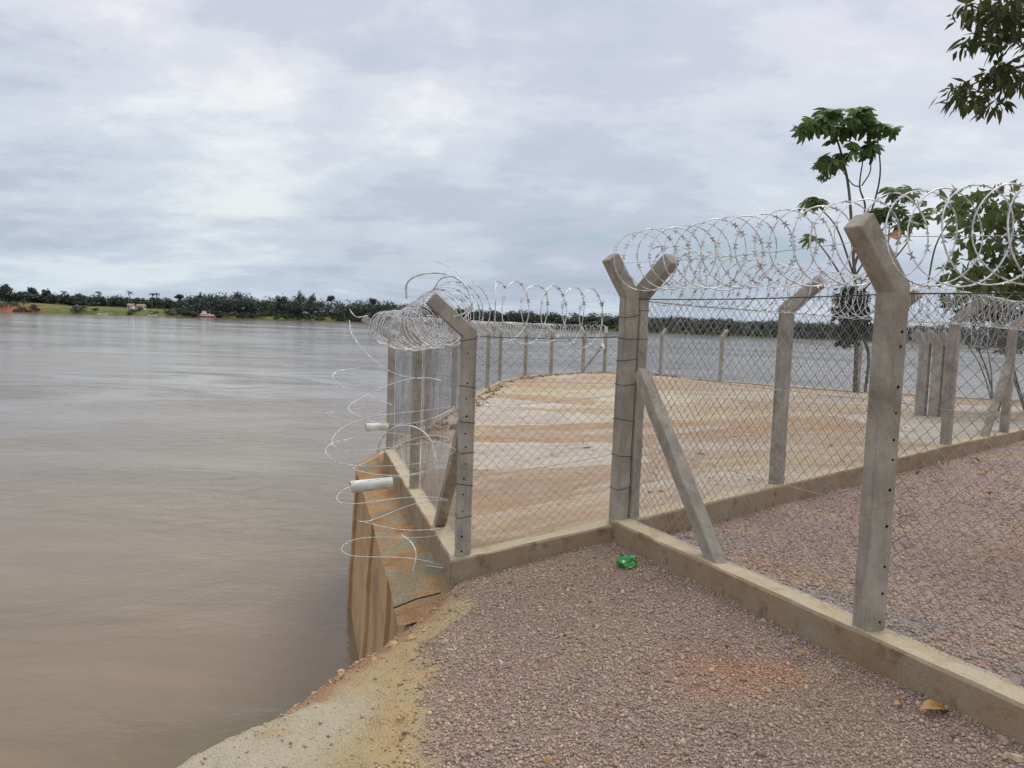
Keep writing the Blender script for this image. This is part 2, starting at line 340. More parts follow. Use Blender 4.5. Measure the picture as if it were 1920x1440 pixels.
    a = Mat('red_paint', .6, 0, .4); p = a.pos(); a.color(a.ramp(a.noise(p, 1, 3), [(.3, (.33, .06, .05)), (.6, (.45, .10, .08))])); M['red'] = a.m
    a = Mat('dark_pane', .3, 0, .5); p = a.pos(); a.color(a.ramp(a.noise(p, 1, 3), [(.3, (.03, .03, .035)), (.6, (.06, .06, .07))])); M['pane'] = a.m
    a = Mat('roof_tile', .8, 0, .3); p = a.pos(); a.color(a.ramp(a.noise(p, 1, 3), [(.3, (.25, .16, .12)), (.6, (.4, .28, .2))])); M['roof'] = a.m
mk_materials()

# ------------------------------------------------------------------ layout (metres; camera stands at the origin)
WATER_Z = -2.5
def V3(*a): return Vector(a)
P1 = V3(-.305, 5.28, -.095); N2 = V3(-1.02, 8.26, -.27); N3 = V3(-1.69, 10.78, -.28)
P2 = V3(.78, 5.36, .20); P3 = V3(1.685, 3.48, .20)
dB = (P3 - P2); P3b = P3 + dB; P3c = P3b + dB
P4 = V3(2.415, 6.9, .19); P4b = V3(4.0, 8.36, .19); P5 = V3(5.56, 9.8, .20); P6 = V3(7.35, 11.45, .18); P7 = V3(9.0, 12.97, .17)
FAR = [V3(-1.47, 13.5, -.3), V3(-1.22, 16.3, -.31), V3(-.96, 19.1, -.32), V3(-.70, 21.9, -.33), V3(-.40, 24.8, -.34), V3(.455, 27.5, -.35),
       V3(1.48, 29.7, -.35), V3(2.82, 31.0, -.34), V3(3.72, 31.3, -.32), V3(5.85, 30.6, -.30), V3(7.4, 27.5, -.26), V3(9.3, 26.2, -.28), V3(11.3, 25.2, -.30),
       V3(14.0, 24.3, -.3), V3(17.0, 23.4, -.3), V3(20.0, 22.4, -.3), V3(23, 21.4, -.3)]
FP = FAR
LEFT_POLY = [P1, N2, N3] + FAR
KW = .17

def unit(v): v = Vector((v.x, v.y, 0)); v.normalize(); return v

# ------------------------------------------------------------------ wedge of gravel and earth bank in front of the kerbs
dA = unit(P1 - P2); nA = Vector((-dA.y, dA.x, 0))       # side sign fixed below
nA = nA if nA.y < 0 else -nA                            # towards the camera
dBu = unit(dB); nB = Vector((dBu.y, -dBu.x, 0)); nB = nB if nB.x < 0 else -nB
def bank_x(y): return -1.31 + .43 * (y - 3.0) + .05 * (fbm(y * 2.3, y * 0 + 3, 5) - .5) * 2
def wedge_z(x, y):
    x = np.asarray(x, float); y = np.asarray(y, float)
    k = .10 + .165 * sstep(2.3, 4.9, y)
    s = np.clip(.72 - x, 0, None)
    z = .02 - k * np.where(s < .3, s * s / .6, s - .15) * 1.12
    bx = bank_x(y); d = bx + .16 - x                                  # beyond the crest the bank rolls off
    z = z - np.where(d > 0, np.minimum(1.3 * d * d * 2.0, 2.1 * d), 0)
    near_wall = sstep(4.35, 4.75, y) * sstep(-.38, -.55, x)
    z = z - .02 * near_wall
    z = z + .03 * (fbm(x * 3, y * 3, 2) - .5) + .085 * (fbm(x * 7, y * 7, 4) - .5) * sstep(-.1, -.5, x) + .03 * (fbm(x * 26, y * 26, 24) - .5) * sstep(-.15, -.45, x)
    sd_ = (x - P2.x) * nB.x + (y - P2.y) * nB.y                         # gravel heaped slightly at the kerb foot
    z = z + .035 * sstep(.35, .05, sd_) * (y < 5.3)
    return np.maximum(z, -4.5)
def gravel_mask(x, y):
    edge = np.interp(y, [0, 2.5, 3.2, 4.0, 4.3, 4.6, 5.2], [-.25, -.26, -.33, -.40, -.34, -.22, -.42])
    return sstep(-.05, .06, x - edge + .30 * (fbm(x * 4, y * 4, 9) - .5) + .12 * (fbm(x * 17, y * 17, 19) - .5))
def wedge_col(x, y):
    g = gravel_mask(x, y)[..., None]
    n1 = fbm(x * 2.2, y * 2.2, 21)[..., None]; n2 = fbm(x * 7, y * 7, 31)[..., None]
    C = lambda *c: np.array(srgb(*c))
    grav = C(168, 150, 132) * (1 - sstep(.4, .6, n1)) + C(162, 142, 131) * sstep(.4, .6, n1)
    red = C(196, 138, 100)
    p = atz(1415, 1278, 0); d2 = ((x - p.x) / .32) ** 2 + ((y - p.y) / .20) ** 2
    grav = grav + (red - grav) * (np.exp(-d2 * .9))[..., None] * .9 * sstep(.36, .62, .6 * n2 + .4 * fbm(x * 40, y * 40, 91)[..., None])
    p = atz(1330, 1420, 0)
    ochre = C(184, 163, 126); pale = C(190, 179, 155); rb = C(166, 126, 98); olive = C(182, 166, 130)
    earth = ochre + (olive - ochre) * sstep(.4, .62, n1)
    crest = (bank_x(y) - x)[..., None]                                # positive beyond crest
    pal = sstep(3.75, 3.25, y)[..., None] * sstep(-.95, -.35, crest)
    earth = earth + (pale - earth) * np.clip(pal * 1.2 * sstep(.22, .5, n2 * .5 + n1 * .5), 0, 1)
    rbm = sstep(3.15, 3.6, y)[..., None] * sstep(-.30, -.10, crest + .2 * (n2 - .5)) * 1.0
    earth = earth + (rb - earth) * np.clip(rbm, 0, 1) * .9
    och2 = np.exp(-(((x + .42) / .13) ** 2 + ((y - 3.6) / .8) ** 2))[..., None]
    earth = earth + (C(190, 160, 116) - earth) * np.clip(och2 * 1.2, 0, 1) * sstep(.3, .6, n2)
    return earth * (1 - g) + grav * g
def grid(xs, ys, zf, keep):
    X, Y = np.meshgrid(xs, ys); Z = zf(X, Y); nx, ny = len(xs), len(ys)
    v = np.stack([X, Y, Z], -1).reshape(-1, 3); i = np.arange(nx * ny).reshape(ny, nx)
    f = np.stack([i[:-1, :-1], i[:-1, 1:], i[1:, 1:], i[1:, :-1]], -1).reshape(-1, 4)
    kp = keep(X, Y).reshape(-1); f = f[kp[f].all(1)]
    used = np.unique(f); remap = -np.ones(nx * ny, int); remap[used] = np.arange(len(used))
    return v[used], remap[f]
def wedge_keep(x, y):
    a = (x - P1.x) * nA.x + (y - P1.y) * nA.y
    b = (x - P2.x) * nB.x + (y - P2.y) * nB.y
    ok = (a > -.03) & (b > -.03)
    return ok & ~((x < -.50) & (y > 4.88))
xs = np.concatenate([np.linspace(-14, -2.2, 40)[:-1], np.arange(-2.2, 3.0, .02), np.linspace(3.0, 9, 24)])
ys = np.concatenate([np.linspace(-16, 1.9, 60)[:-1], np.arange(1.9, 5.45, .02)])
v, f = grid(xs, ys, wedge_z, wedge_keep)
gw = np_mesh('gravel_path', v, f, M['soil'], smooth=True, col=wedge_col(v[:, 0], v[:, 1])); gw['kind'] = 'structure'

# yard behind the near fence
dC = unit(P4 - P2); nC = Vector((dC.y, -dC.x, 0))                      # towards the yard (right)
def yard_z(x, y):
    b = -((x - P2.x) * nB.x + (y - P2.y) * nB.y); c = (x - P2.x) * nC.x + (y - P2.y) * nC.y
    z = .01 + .155 * sstep(1.3, .10, b) * sstep(.0, .55, c)
    return z + .03 * (fbm(x * 2.5, y * 2.5, 12) - .5) + .02 * (fbm(x * 9, y * 9, 14) - .5)
def yard_keep(x, y):
    b = -((x - P2.x) * nB.x + (y - P2.y) * nB.y); c = (x - P2.x) * nC.x + (y - P2.y) * nC.y
    return (b > -.03) & (c > -.03)
def yard_col(x, y):
    n1 = fbm(x * 1.3, y * 1.3, 41)[..., None]; n2 = fbm(x * 4, y * 4, 43)[..., None]
    C = lambda *c: np.array(srgb(*c))
    col = C(170, 145, 138) + (C(180, 157, 142) - C(170, 145, 138)) * sstep(.4, .6, n1)
    b = -((x - P2.x) * nB.x + (y - P2.y) * nB.y)
    gr = (sstep(1.1, .25, b)[..., None] * sstep(.42, .6, n2)) * .8
    col = col + (C(156, 152, 148) - col) * gr
    dirt = sstep(.6, .72, n1) * .5; return col + (C(176, 140, 110) - col) * dirt
v, f = grid(np.arange(.7, 11.0, .06), np.arange(.2, 13.4, .06), yard_z, yard_keep)
gy = np_mesh('gravel_yard', v, f, M['soil'], smooth=True, col=yard_col(v[:, 0], v[:, 1])); gy['kind'] = 'structure'
mb = MB()
mb.add([(1.9, .9, -.06), (2.6, -18, -.06), (60, -18, -.06), (60, 24, -.06), (24, 24, -.06), (10.0, 13.5, -.06), (9, 12.8, -.06)], [(0, 1, 2, 3, 4, 5, 6)])
g = mb.build('ground', M['ground']); g['kind'] = 'structure'

# loose gravel
def stones(name, pts, rad, cols, parent=None):
    n = len(pts)
    base = np.array([(1, 0, 0), (-1, 0, 0), (0, 1, 0), (0, -1, 0), (0, 0, 1), (0, 0, -1)], float)
    tri = np.array([(0, 2, 4), (2, 1, 4), (1, 3, 4), (3, 0, 4), (2, 0, 5), (1, 2, 5), (3, 1, 5), (0, 3, 5)])
    q = RNG.normal(size=(n, 4)); q /= np.linalg.norm(q, axis=1)[:, None]; w, x, y, z = q.T
    R = np.stack([1 - 2 * (y * y + z * z), 2 * (x * y - z * w), 2 * (x * z + y * w), 2 * (x * y + z * w), 1 - 2 * (x * x + z * z), 2 * (y * z - x * w),
                  2 * (x * z - y * w), 2 * (y * z + x * w), 1 - 2 * (x * x + y * y)], -1).reshape(n, 3, 3)
    vv = base[None] * RNG.uniform(.7, 1.35, (n, 6, 1)) * RNG.uniform(.65, 1.25, (n, 1, 3))
    vv = np.einsum('nij,nkj->nki', R, vv); vv[..., 2] *= .8
    vv = vv * rad[:, None, None] + pts[:, None, :]
    ff = tri[None] + (np.arange(n) * 6)[:, None, None]
    return np_mesh(name, vv.reshape(-1, 3), ff.reshape(-1, 3), M['stone'], parent, col=np.repeat(cols, 6, 0))
STONE_PAL = np.array([srgb(188, 167, 155), srgb(206, 186, 156), srgb(146, 129, 114), srgb(230, 212, 186), srgb(178, 152, 141), srgb(118, 102, 92), srgb(196, 172, 162), srgb(204, 158, 130)])
def stone_cols(n, base, amt=.54):
    c = STONE_PAL[RNG.choice(8, n, p=[.21, .19, .15, .08, .15, .07, .12, .03])] * RNG.uniform(.75, 1.2, (n, 1))
    return (c * amt + base * (1 - amt)) * np.array([.93, .90, .87])
pts = []
N = 420000
X = RNG.uniform(-1.6, 2.9, N); Y = 2.15 + 3.3 * RNG.uniform(0, 1, N) ** 1.15
gm = gravel_mask(X, Y); crest = bank_x(Y) - X
rubble = np.exp(-((crest + .02) / .10) ** 2) * sstep(3.2, 3.5, Y) * .32
stray = .16 * np.exp(-np.clip(-.3 - X, 0, None) / .12)
prob = np.maximum(gm * .6, np.maximum(rubble, np.maximum(.012, stray)))
vis = (np.abs(X) < .72 * Y + .15) & wedge_keep(X, Y) & (RNG.uniform(0, 1, N) < prob) & (crest < .18)
bB = (X - P2.x) * nB.x + (Y - P2.y) * nB.y; aA = (X - P1.x) * nA.x + (Y - P1.y) * nA.y
vis &= (bB > .085) & (aA > .085)
X, Y = X[vis], Y[vis]; rad = np.clip(RNG.lognormal(math.log(.0043), .42, len(X)), .002, .017)
base = wedge_col(X, Y); P = np.stack([X, Y, wedge_z(X, Y) + rad * .35], -1)
o = stones('loose_gravel', P, rad, stone_cols(len(X), base)); tag(o, 'loose purple brown gravel strewn over the path before the kerbs', 'gravel', kind='stuff')
N = 210000
X = RNG.uniform(.8, 8.5, N); Y = RNG.uniform(1.6, 11.5, N)
b = -((X - P2.x) * nB.x + (Y - P2.y) * nB.y); c = (X - P2.x) * nC.x + (Y - P2.y) * nC.y
vis = (b > .06) & (c > .085) & (np.abs(X) < .70 * Y + .1) & (RNG.uniform(0, 1, N) < np.clip(1.15 - Y / 11, .2, 1))
X, Y = X[vis], Y[vis]; rad = np.clip(RNG.lognormal(math.log(.0075), .3, len(X)), .004, .017)
P = np.stack([X, Y, yard_z(X, Y) + rad * .35], -1)
o = stones('loose_gravel', P, rad, stone_cols(len(X), yard_col(X, Y))); tag(o, 'loose pinkish gravel covering the yard behind the near mesh fence', 'gravel', kind='stuff')

# ------------------------------------------------------------------ river and far bank
mb = MB(); mb.add([(-4000, -300, WATER_Z), (4000, -300, WATER_Z), (4000, 7000, WATER_Z), (-4000, 7000, WATER_Z)], [(0, 1, 2, 3)])
w = mb.build('river', M['water']); w['kind'] = 'structure'
SHORE = [(-900, 400), (-300, 430), (0, 450), (340, 545), (700, 690), (960, 690), (1300, 600), (1680, 530), (2300, 470), (3200, 420)]
def shore_pt(px):
    d = np.interp(px, [s[0] for s in SHORE], [s[1] for s in SHORE]); return Vector(((px - 960) / FPX * d, d, 0))
rows = [(-3, -3.2), (0, -2.45), (2, -1.2), (5, -.2), (22, .9), (60, 2.0), (140, 2.4), (900, 4.0)]
def bank_up(px): return float(np.interp(px, [-300, 80, 130, 340, 500], [1.3, 1.3, .9, .6, 0]))
pxs = np.linspace(-900, 3200, 160); rings = []
for px in pxs:
    p = shore_pt(px); u = Vector((p.x, p.y, 0)).normalized(); jit = (fbm(px * .02, 1.0, 3) - .5) * 14
    rings.append([p + u * (dd + jit * (.2 if dd < 3 else 1)) + Vector((0, 0, zz + (0 if dd < 1 else bank_up(px) + (fbm(px * .03, dd, 8) - .5) * 1.2))) for dd, zz in rows])
mb = MB(); mb.ring_loft(rings, False, False, closed=False); fbk = mb.build('far_bank', M['far_bank'], smooth=True); fbk['kind'] = 'structure'
def far_ground(px, dd):
    p = shore_pt(px); u = Vector((p.x, p.y, 0)).normalized(); q = p + u * dd
    q.z = np.interp(dd, [r[0] for r in rows], [r[1] for r in rows]) + (bank_up(px) if dd > 1 else 0); return q

def leaf_blob(n, c, rad, size, rng=RNG, lobes=6):
    """n small triangles spread on and inside a lumpy ellipsoid"""
    lob = rng.normal(size=(lobes, 3)); lob /= np.linalg.norm(lob, axis=1)[:, None]; lob *= rng.uniform(.25, .62, (lobes, 1)); lob[:, 2] *= .8
    w_ = rng.integers(0, lobes, n); d = rng.normal(size=(n, 3)); d /= np.linalg.norm(d, axis=1)[:, None]
    p = (lob[w_] + d * (rng.uniform(0, 1, (n, 1)) ** .5) * rng.uniform(.38, .5, (n, 1))) * np.array(rad) + np.array(c)
    t1 = rng.normal(size=(n, 3)); t1 /= np.linalg.norm(t1, axis=1)[:, None]; t2 = np.cross(t1, d); t2 /= np.maximum(np.linalg.norm(t2, axis=1), .05)[:, None]
    s = size * rng.uniform(.6, 1.4, (n, 1))
    tri = np.stack([p + t1 * s, p - t1 * s * .5 + t2 * s * .7, p - t1 * s * .5 - t2 * s * .7], 1)
    return tri.reshape(-1, 3)
def tris_obj(name, verts, mat, parent=None):
    return np_mesh(name, verts, np.arange(len(verts)).reshape(-1, 3), mat, parent)
# the wood that reads as one mass
near, back = [], []
for k in range(1500):
    px = RNG.uniform(-500, 2700)
    open_ = px < 330 and px > -600
    dd = RNG.uniform(55, 100) if open_ else RNG.uniform(3, 60)
    q = far_ground(px, dd); h = RNG.uniform(6.0, 10.0) * float(np.interp(px, [0, 330, 400, 700, 900, 1300, 1700], [.9, 1.05, 1.9, 2.1, 1.5, 1.2, 1.05]))
    r = h * RNG.uniform(.45, .75)
    (back if RNG.uniform() < .5 else near).append(leaf_blob(130, (q.x, q.y, q.z + h * .48), (r, r, h * .58), .9))
for k in range(900):
    px = RNG.uniform(-400, 2700); q = far_ground(px, RNG.uniform(55, 95) if px < 330 else RNG.uniform(6, 40)); h = RNG.uniform(3, 6) * (1.3 if 330 < px < 900 else 1)
    back.append(leaf_blob(60, (q.x, q.y, q.z + h * .35), (h * 1.6, h, h * .6), .9))
for k in range(1200):                                                   # low scrub by the water
    px = RNG.uniform(-300, 2700)
    if px < 330 and RNG.uniform() < .86: continue
    q = far_ground(px, RNG.uniform(-1, 6)); h = RNG.uniform(2.0, 5.5)
    near.append(leaf_blob(70, (q.x, q.y, q.z + h * .4), (h * 1.3, h, h * .55), .6))
o = tris_obj('riverside_wood', np.concatenate(near), M['far_leaf']); tag(o, 'dark green wood lining the far river bank', 'wood', kind='stuff')
o = tris_obj('riverside_wood', np.concatenate(back), M['far_leaf_dark']); tag(o, 'bluish dark trees deeper in the wood across the river', 'wood', kind='stuff')
def far_tree(px, topy, dd, rw, label, kind='round'):
    q = far_ground(px, dd); top = aty(px, topy, q.y).z; h = (top - q.z) * (.94 if kind == 'palm' else 1)
    t = thing('palm_tree' if kind == 'palm' else 'emergent_tree'); t.location = q
    m1 = MB()
    if kind == 'palm':
        m1.tube([(0, 0, -.3), (.1, 0, h * .5), (.25, 0, h - 1.2)], [.3, .24, .2], 6); m1.build('trunk', M['bark'], t)
        m2 = MB()
        for k in range(13):
            a = 2 * PI * k / 13 + random.uniform(-.2, .2); e = random.uniform(-.2, 1.1); L = rw * 1.25
            pr = []
            for s in range(5):
                f_ = s / 4; pr.append(Vector((.25 + math.cos(a) * L * f_ * math.cos(e * .6), math.sin(a) * L * f_ * math.cos(e * .6), h - 1.2 + L * (math.sin(e) * f_ - .75 * f_ * f_))))
            wv_ = Vector((-math.sin(a), math.cos(a), 0))
            m2.ring_loft([[p_ + wv_ * .45 * math.sin(PI * (.15 + .8 * i / 4)), p_ + Vector((0, 0, .18)), p_ - wv_ * .45 * math.sin(PI * (.15 + .8 * i / 4))] for i, p_ in enumerate(pr)], False, False, closed=False)
        m2.build('crown', M['far_leaf_dark'], t)
    else:
        m1.tube([(0, 0, -.3), (.2, 0, h * .5), (0, 0, h * .8)], [.45, .35, .2], 6)
        for s in range(4):
            a = s * 1.7; m1.tube([(.1, 0, h * .55), (math.cos(a) * rw * .5, math.sin(a) * rw * .5, h * .82)], [.2, .08], 5)
        m1.build('trunk', M['bark'], t)
        ch = h * (.3 if kind == 'flat' else .55)
        tris_obj('crown', leaf_blob(620, (0, 0, h - ch * .62), (rw * 1.35, rw * 1.35, ch * .8), .65, lobes=9), M['far_leaf_dark'], t)
    tag(t, label, 'palm' if kind == 'palm' else 'tree', 'palms across the river' if kind == 'palm' else 'tall trees standing out of the far wood')
far_tree(12, 532, 60, 5, 'broad dark tree rising above the far wood at the left edge of the picture')
far_tree(58, 536, 62, 3.0, 'round-headed tree standing above the far wood just right of the red earth bank')
far_tree(84, 539, 66, 2.6, 'small loose-crowned tree beside the round-headed tree above the red bank')
far_tree(240, 542, 55, 2.4, 'lone slim palm against the sky above the grassy far bank', 'palm')
far_tree(182, 543, 60, 2.2, 'paler palm left of the lone slim palm on the far bank', 'palm')
far_tree(283, 547, 52, 2.6, 'palm above the two white houses across the river', 'palm')
far_tree(291, 546, 56, 2.4, 'palm just right of the one above the white houses', 'palm')
far_tree(118, 542, 58, 2.2, 'bushy palm midway between the red bank and the lone palm', 'palm')
far_tree(334, 551, 50, 3.4, 'flat-topped tree left of the red and white boat', kind='flat')
far_tree(370, 547, 30, 3.0, 'pointed dark tree behind the red and white boat')
far_tree(445, 547, 35, 6.0, 'wide dome-shaped tree right of the red and white boat')
far_tree(525, 549, 30, 5.0, 'rounded tree in the middle of the left treeline')
far_tree(561, 543, 30, 4.0, 'tallest forked tree of the left treeline')
far_tree(581, 546, 30, 3.4, 'narrow-crowned tree touching the tallest forked tree')
far_tree(618, 553, 30, 3.6, 'small flat-topped tree right of the tallest forked tree', kind='flat')
far_tree(694, 558, 25, 4.0, 'flat-crowned tree on the far bank right behind the coil of the leaning arm tip', kind='flat')
far_tree(1236, 592, 20, 3.6, 'round tree on the far bank just right of the double corner post')
far_tree(1110, 592, 15, 6.0, 'low spreading tree on the far bank left of the double corner post')
far_tree(1425, 603, 15, 5.0, 'round tree on the far bank seen left of the single post behind the near mesh')
# two houses, a passenger boat and two skiffs by the far bank
def house(px, w, label):
    q = far_ground(px, 24); t = thing('white_house'); t.location = q
    m1 = MB(); m1.box((0, 0, 1.2), (1, 0, 0), (0, 1, 0), (0, 0, 1), w, 4, 3.0); m1.build('wall', M['white'], t)
    m1 = MB(); hw = w / 2 + .4
    m1.add([(-hw, -2.5, 2.65), (hw, -2.5, 2.65), (hw, 2.5, 2.65), (-hw, 2.5, 2.65), (-hw, 0, 3.7), (hw, 0, 3.7)], [(0, 1, 5, 4), (2, 3, 4, 5), (0, 4, 3), (1, 2, 5), (0, 3, 2, 1)])
    m1.build('roof', M['roof'], t)
    m1 = MB(); m1.box((-w * .25, -2.02, 1.1), (1, 0, 0), (0, 1, 0), (0, 0, 1), .9, .06, 1.9); m1.build('door', M['pane'], t)
    m1 = MB(); m1.box((w * .22, -2.02, 1.5), (1, 0, 0), (0, 1, 0), (0, 0, 1), 1.0, .06, .9); m1.build('window', M['pane'], t)
    tag(t, label, 'house', 'houses on the far bank')
house(244, 3.4, 'smaller left white house on the grassy far bank under the palms'); house(263, 4.8, 'larger right white house on the grassy far bank under the palms')
def hull(mb_, L, B, H):
    rings = []
    for s in np.linspace(0, 1, 9):
        x = (s - .5) * L; b = B / 2 * (1 - max(0, (abs(s - .45) - .28) / .55) ** 2 * 1.0); b = max(b, .05); sh = H * (1 + .5 * abs(s - .5) ** 2 * 4)
        rings.append([Vector((x, -b, sh)), Vector((x, -b * .8, 0)), Vector((x, 0, -.3)), Vector((x, b * .8, 0)), Vector((x, b, sh))])
    mb_.ring_loft(rings, True, True)
p = shore_pt(384); p = p * .985; t = thing('passenger_boat'); t.location = (p.x, p.y, WATER_Z)
m1 = MB(); hull(m1, 12.5, 3.2, .9); m1.build('hull', M['red'], t)
m1 = MB(); m1.box((-.6, 0, 1.9), (1, 0, 0), (0, 1, 0), (0, 0, 1), 6.6, 2.6, 1.7); cb = m1.build('cabin', M['white'], t)
for k in range(5):
    m1 = MB(); m1.box((-3.2 + k * 1.3, -1.32, 2.0), (1, 0, 0), (0, 1, 0), (0, 0, 1), .7, .06, .6); m1.build('window', M['pane'], cb)
m1 = MB(); m1.box((-1.6, 0, 3.5), (1, 0, 0), (0, 1, 0), (0, 0, 1), 2.4, 2.2, 1.5); m1.box((-1.6, 0, 4.32), (1, 0, 0), (0, 1, 0), (0, 0, 1), 2.9, 2.6, .14); m1.build('wheelhouse', M['white'], t)
m1 = MB(); m1.tube([(-1.6, 0, 4.4), (-1.6, 0, 5.4)], .08, 5); m1.build('mast', M['white'], t)
m1 = MB(); m1.box((4.6, 0, 1.7), (1, 0, 0), (0, 1, 0), (0, 0, 1), 1.3, 1.8, 1.0); m1.build('bow_locker', M['white'], t)
tag(t, 'red-hulled boat with white cabin moored under the trees across the river', 'boat')
for px, lab in ((190, 'pale skiff on the water below the far palms'), (283, 'pale skiff on the water below the two white houses')):
    p = shore_pt(px) * .985; t = thing('skiff'); t.location = (p.x, p.y, WATER_Z)
    m1 = MB(); hull(m1, 5.5, 1.4, .5); m1.build('hull', M['white'], t)
    for k in (-1, 1):
        m1 = MB(); m1.box((k * 1.1, 0, .42), (1, 0, 0), (0, 1, 0), (0, 0, 1), .3, 1.1, .06); m1.build('thwart', M['bark'], t)
    tag(t, lab, 'boat', 'skiffs by the far bank')

# ------------------------------------------------------------------ sandy platform
def offset_poly(pts, d):
    out = []
    for i, p in enumerate(pts):
        a = unit(p - pts[i - 1]) if i else unit(pts[1] - p); b = unit(pts[i + 1] - p) if i < len(pts) - 1 else a
        na = Vector((-a.y, a.x, 0)); nb = Vector((-b.y, b.x, 0)); n = (na + nb); n.normalize()
        out.append(p + n * d / max(.5, n.dot(na)))
    return out
right_line = [P2, P4, P4b, P5, P6, P7]
poly = LEFT_POLY + [V3(40, 17, -.25), V3(40, 14, -.1)] + [p.copy() for p in reversed(right_line)]
bpts = []
for i in range(len(poly)):
    a, b_ = poly[i], poly[(i + 1) % len(poly)]; n = max(1, int((b_ - a).length / .5))
    bpts += [a.lerp(b_, k / n) for k in range(n)]
B = np.array([tuple(p) for p in bpts])
def plat_z(x, y):
    d = np.hypot(B[None, :, 0] - np.asarray(x)[:, None], B[None, :, 1] - np.asarray(y)[:, None]) + .05
    wt = d ** -2.4; return (wt * (B[:, 2] - .035)[None]).sum(1) / wt.sum(1)
gx, gyy = np.meshgrid(np.arange(-2, 24, .3), np.arange(5.3, 31.5, .3)); gp = np.stack([gx.ravel() + RNG.uniform(-.08, .08, gx.size), gyy.ravel() + RNG.uniform(-.08, .08, gx.size)], -1)
def inside(pts, pl):
    x, y = pts[:, 0], pts[:, 1]; c = np.zeros(len(pts), bool); n = len(pl)
    for i in range(n):
        a, b_ = pl[i], pl[(i + 1) % n]
        cond = ((a.y > y) != (b_.y > y)) & (x < (b_.x - a.x) * (y - a.y) / ((b_.y - a.y) or 1e-9) + a.x); c ^= cond
    return c
gp = gp[inside(gp, poly)]
allp = [Vector((p.x, p.y)) for p in bpts] + [Vector(p) for p in gp]
nb_ = len(bpts)
res = geometry.delaunay_2d_cdt(allp, [], [list(range(nb_))], 1, 1e-4)
vx = np.array([tuple(v_) for v_ in res[0]]); zz = plat_z(vx[:, 0], vx[:, 1]) + .012 * (fbm(vx[:, 0] * 1.5, vx[:, 1] * 3, 6) - .5)
tri = [t_ for t_ in res[2] if len(t_) == 3]
pl = np_mesh('sand_platform', np.column_stack([vx, zz]), tri, M['sand'], smooth=True); pl['kind'] = 'structure'

# crumbs and clods on the sand, thicker along the far rim
N = 2200
X = RNG.uniform(-1.7, 12, N); Y = 5.5 + 25.5 * RNG.uniform(0, 1, N) ** 1.3; ok = inside(np.stack([X, Y], -1), poly); X, Y = X[ok], Y[ok]
rad = np.clip(RNG.lognormal(math.log(.008), .5, len(X)), .003, .03)
ex, ey = [], []
for a_, b_ in zip(LEFT_POLY[2:14], LEFT_POLY[3:15]):
    u_ = unit(b_ - a_); n_ = Vector((u_.y, -u_.x, 0)); L_ = (b_ - a_).length
    for k in range(int(L_ * 55)):
        q = a_.lerp(b_, random.random()) + n_ * (.10 + abs(random.gauss(0, .16))); ex.append(q.x); ey.append(q.y)
er = np.clip(RNG.lognormal(math.log(.028), .5, len(ex)), .01, .10); keep_ = RNG.uniform(0, 1, len(ex)) < sstep(.35, .6, fbm(np.array(ex) * .7, np.array(ey) * .7, 77))
X = np.concatenate([X, np.array(ex)[keep_]]); Y = np.concatenate([Y, np.array(ey)[keep_]]); rad = np.concatenate([rad, er[keep_]])
SC = np.array([srgb(184, 150, 110), srgb(170, 132, 98), srgb(196, 178, 146), srgb(150, 116, 88), srgb(120, 96, 72)])
o = stones('sand_clods', np.stack([X, Y, plat_z(X, Y) + rad * .3], -1), rad, SC[RNG.integers(0, 5, len(X))]); tag(o, 'crumbs and clods of earth scattered over the sand platform', 'clods', kind='stuff')

# ------------------------------------------------------------------ kerbs
def kerb(name, pts, label, depth=.36, dz=0.0, w=KW, ext=(0, 0), parent=None, step=.09, seed=0):
    pts = [Vector(p) for p in pts]; pts[0] = pts[0] - unit(pts[1] - pts[0]) * ext[0]; pts[-1] = pts[-1] + unit(pts[-1] - pts[-2]) * ext[1]
    L_ = offset_poly(pts, w / 2); c = .012; rings = []
    for i in range(len(pts) - 1):
        n = max(2, int((pts[i + 1] - pts[i]).length / step)); 
        for k in range(n + (1 if i == len(pts) - 2 else 0)):
            f_ = k / n; p = pts[i].lerp(pts[i + 1], f_); side = (L_[i] - pts[i]).lerp(L_[i + 1] - pts[i + 1], f_); side.z = 0
            u_ = side.normalized(); hw = side.length
            j = lambda s_: (float(vnoise(p.x * 7 + s_ * 3.1, p.y * 7 + seed, 50 + int(s_))) - .5) * .012
            zt = p.z + dz
            rings.append([p + u_ * (hw + j(1)) + Vector((0, 0, dz - depth)), p + u_ * (hw + j(2)) + Vector((0, 0, dz - c + j(3) * .5)), p + u_ * (hw - c + j(2)) + Vector((0, 0, dz + j(4) * .4)),
                          p - u_ * (hw - c + j(5)) + Vector((0, 0, dz + j(6) * .4)), p - u_ * (hw + j(5)) + Vector((0, 0, dz - c + j(7) * .5)), p - u_ * (hw + j(8)) + Vector((0, 0, dz - depth))])
    m_ = MB(); m_.ring_loft(rings); o = m_.build(name, M['kerb'], parent)
    if label: tag(o, label, 'kerb', 'concrete kerbs under the fences')
    return o
kerb('concrete_kerb', [P1, P2], 'short sloping kerb joining the riverside post to the double corner post', ext=(.083, .05))
kerb('concrete_kerb', [P2, P3, P3b, P3c], 'long near kerb with sandy top running to the lower right corner', dz=.004, ext=(-.02, 0), seed=3)
kerb('concrete_kerb', [P2] + right_line[1:], 'kerb between the sand platform and the gravel yard behind the near fence', dz=-.004, ext=(-.02, 0), depth=.3, seed=7, step=.15)
kerb('concrete_kerb', LEFT_POLY, 'kerb along the river edge curving round the far side of the platform', dz=-.003, ext=(.08, 0), depth=.3, seed=9, step=.15)

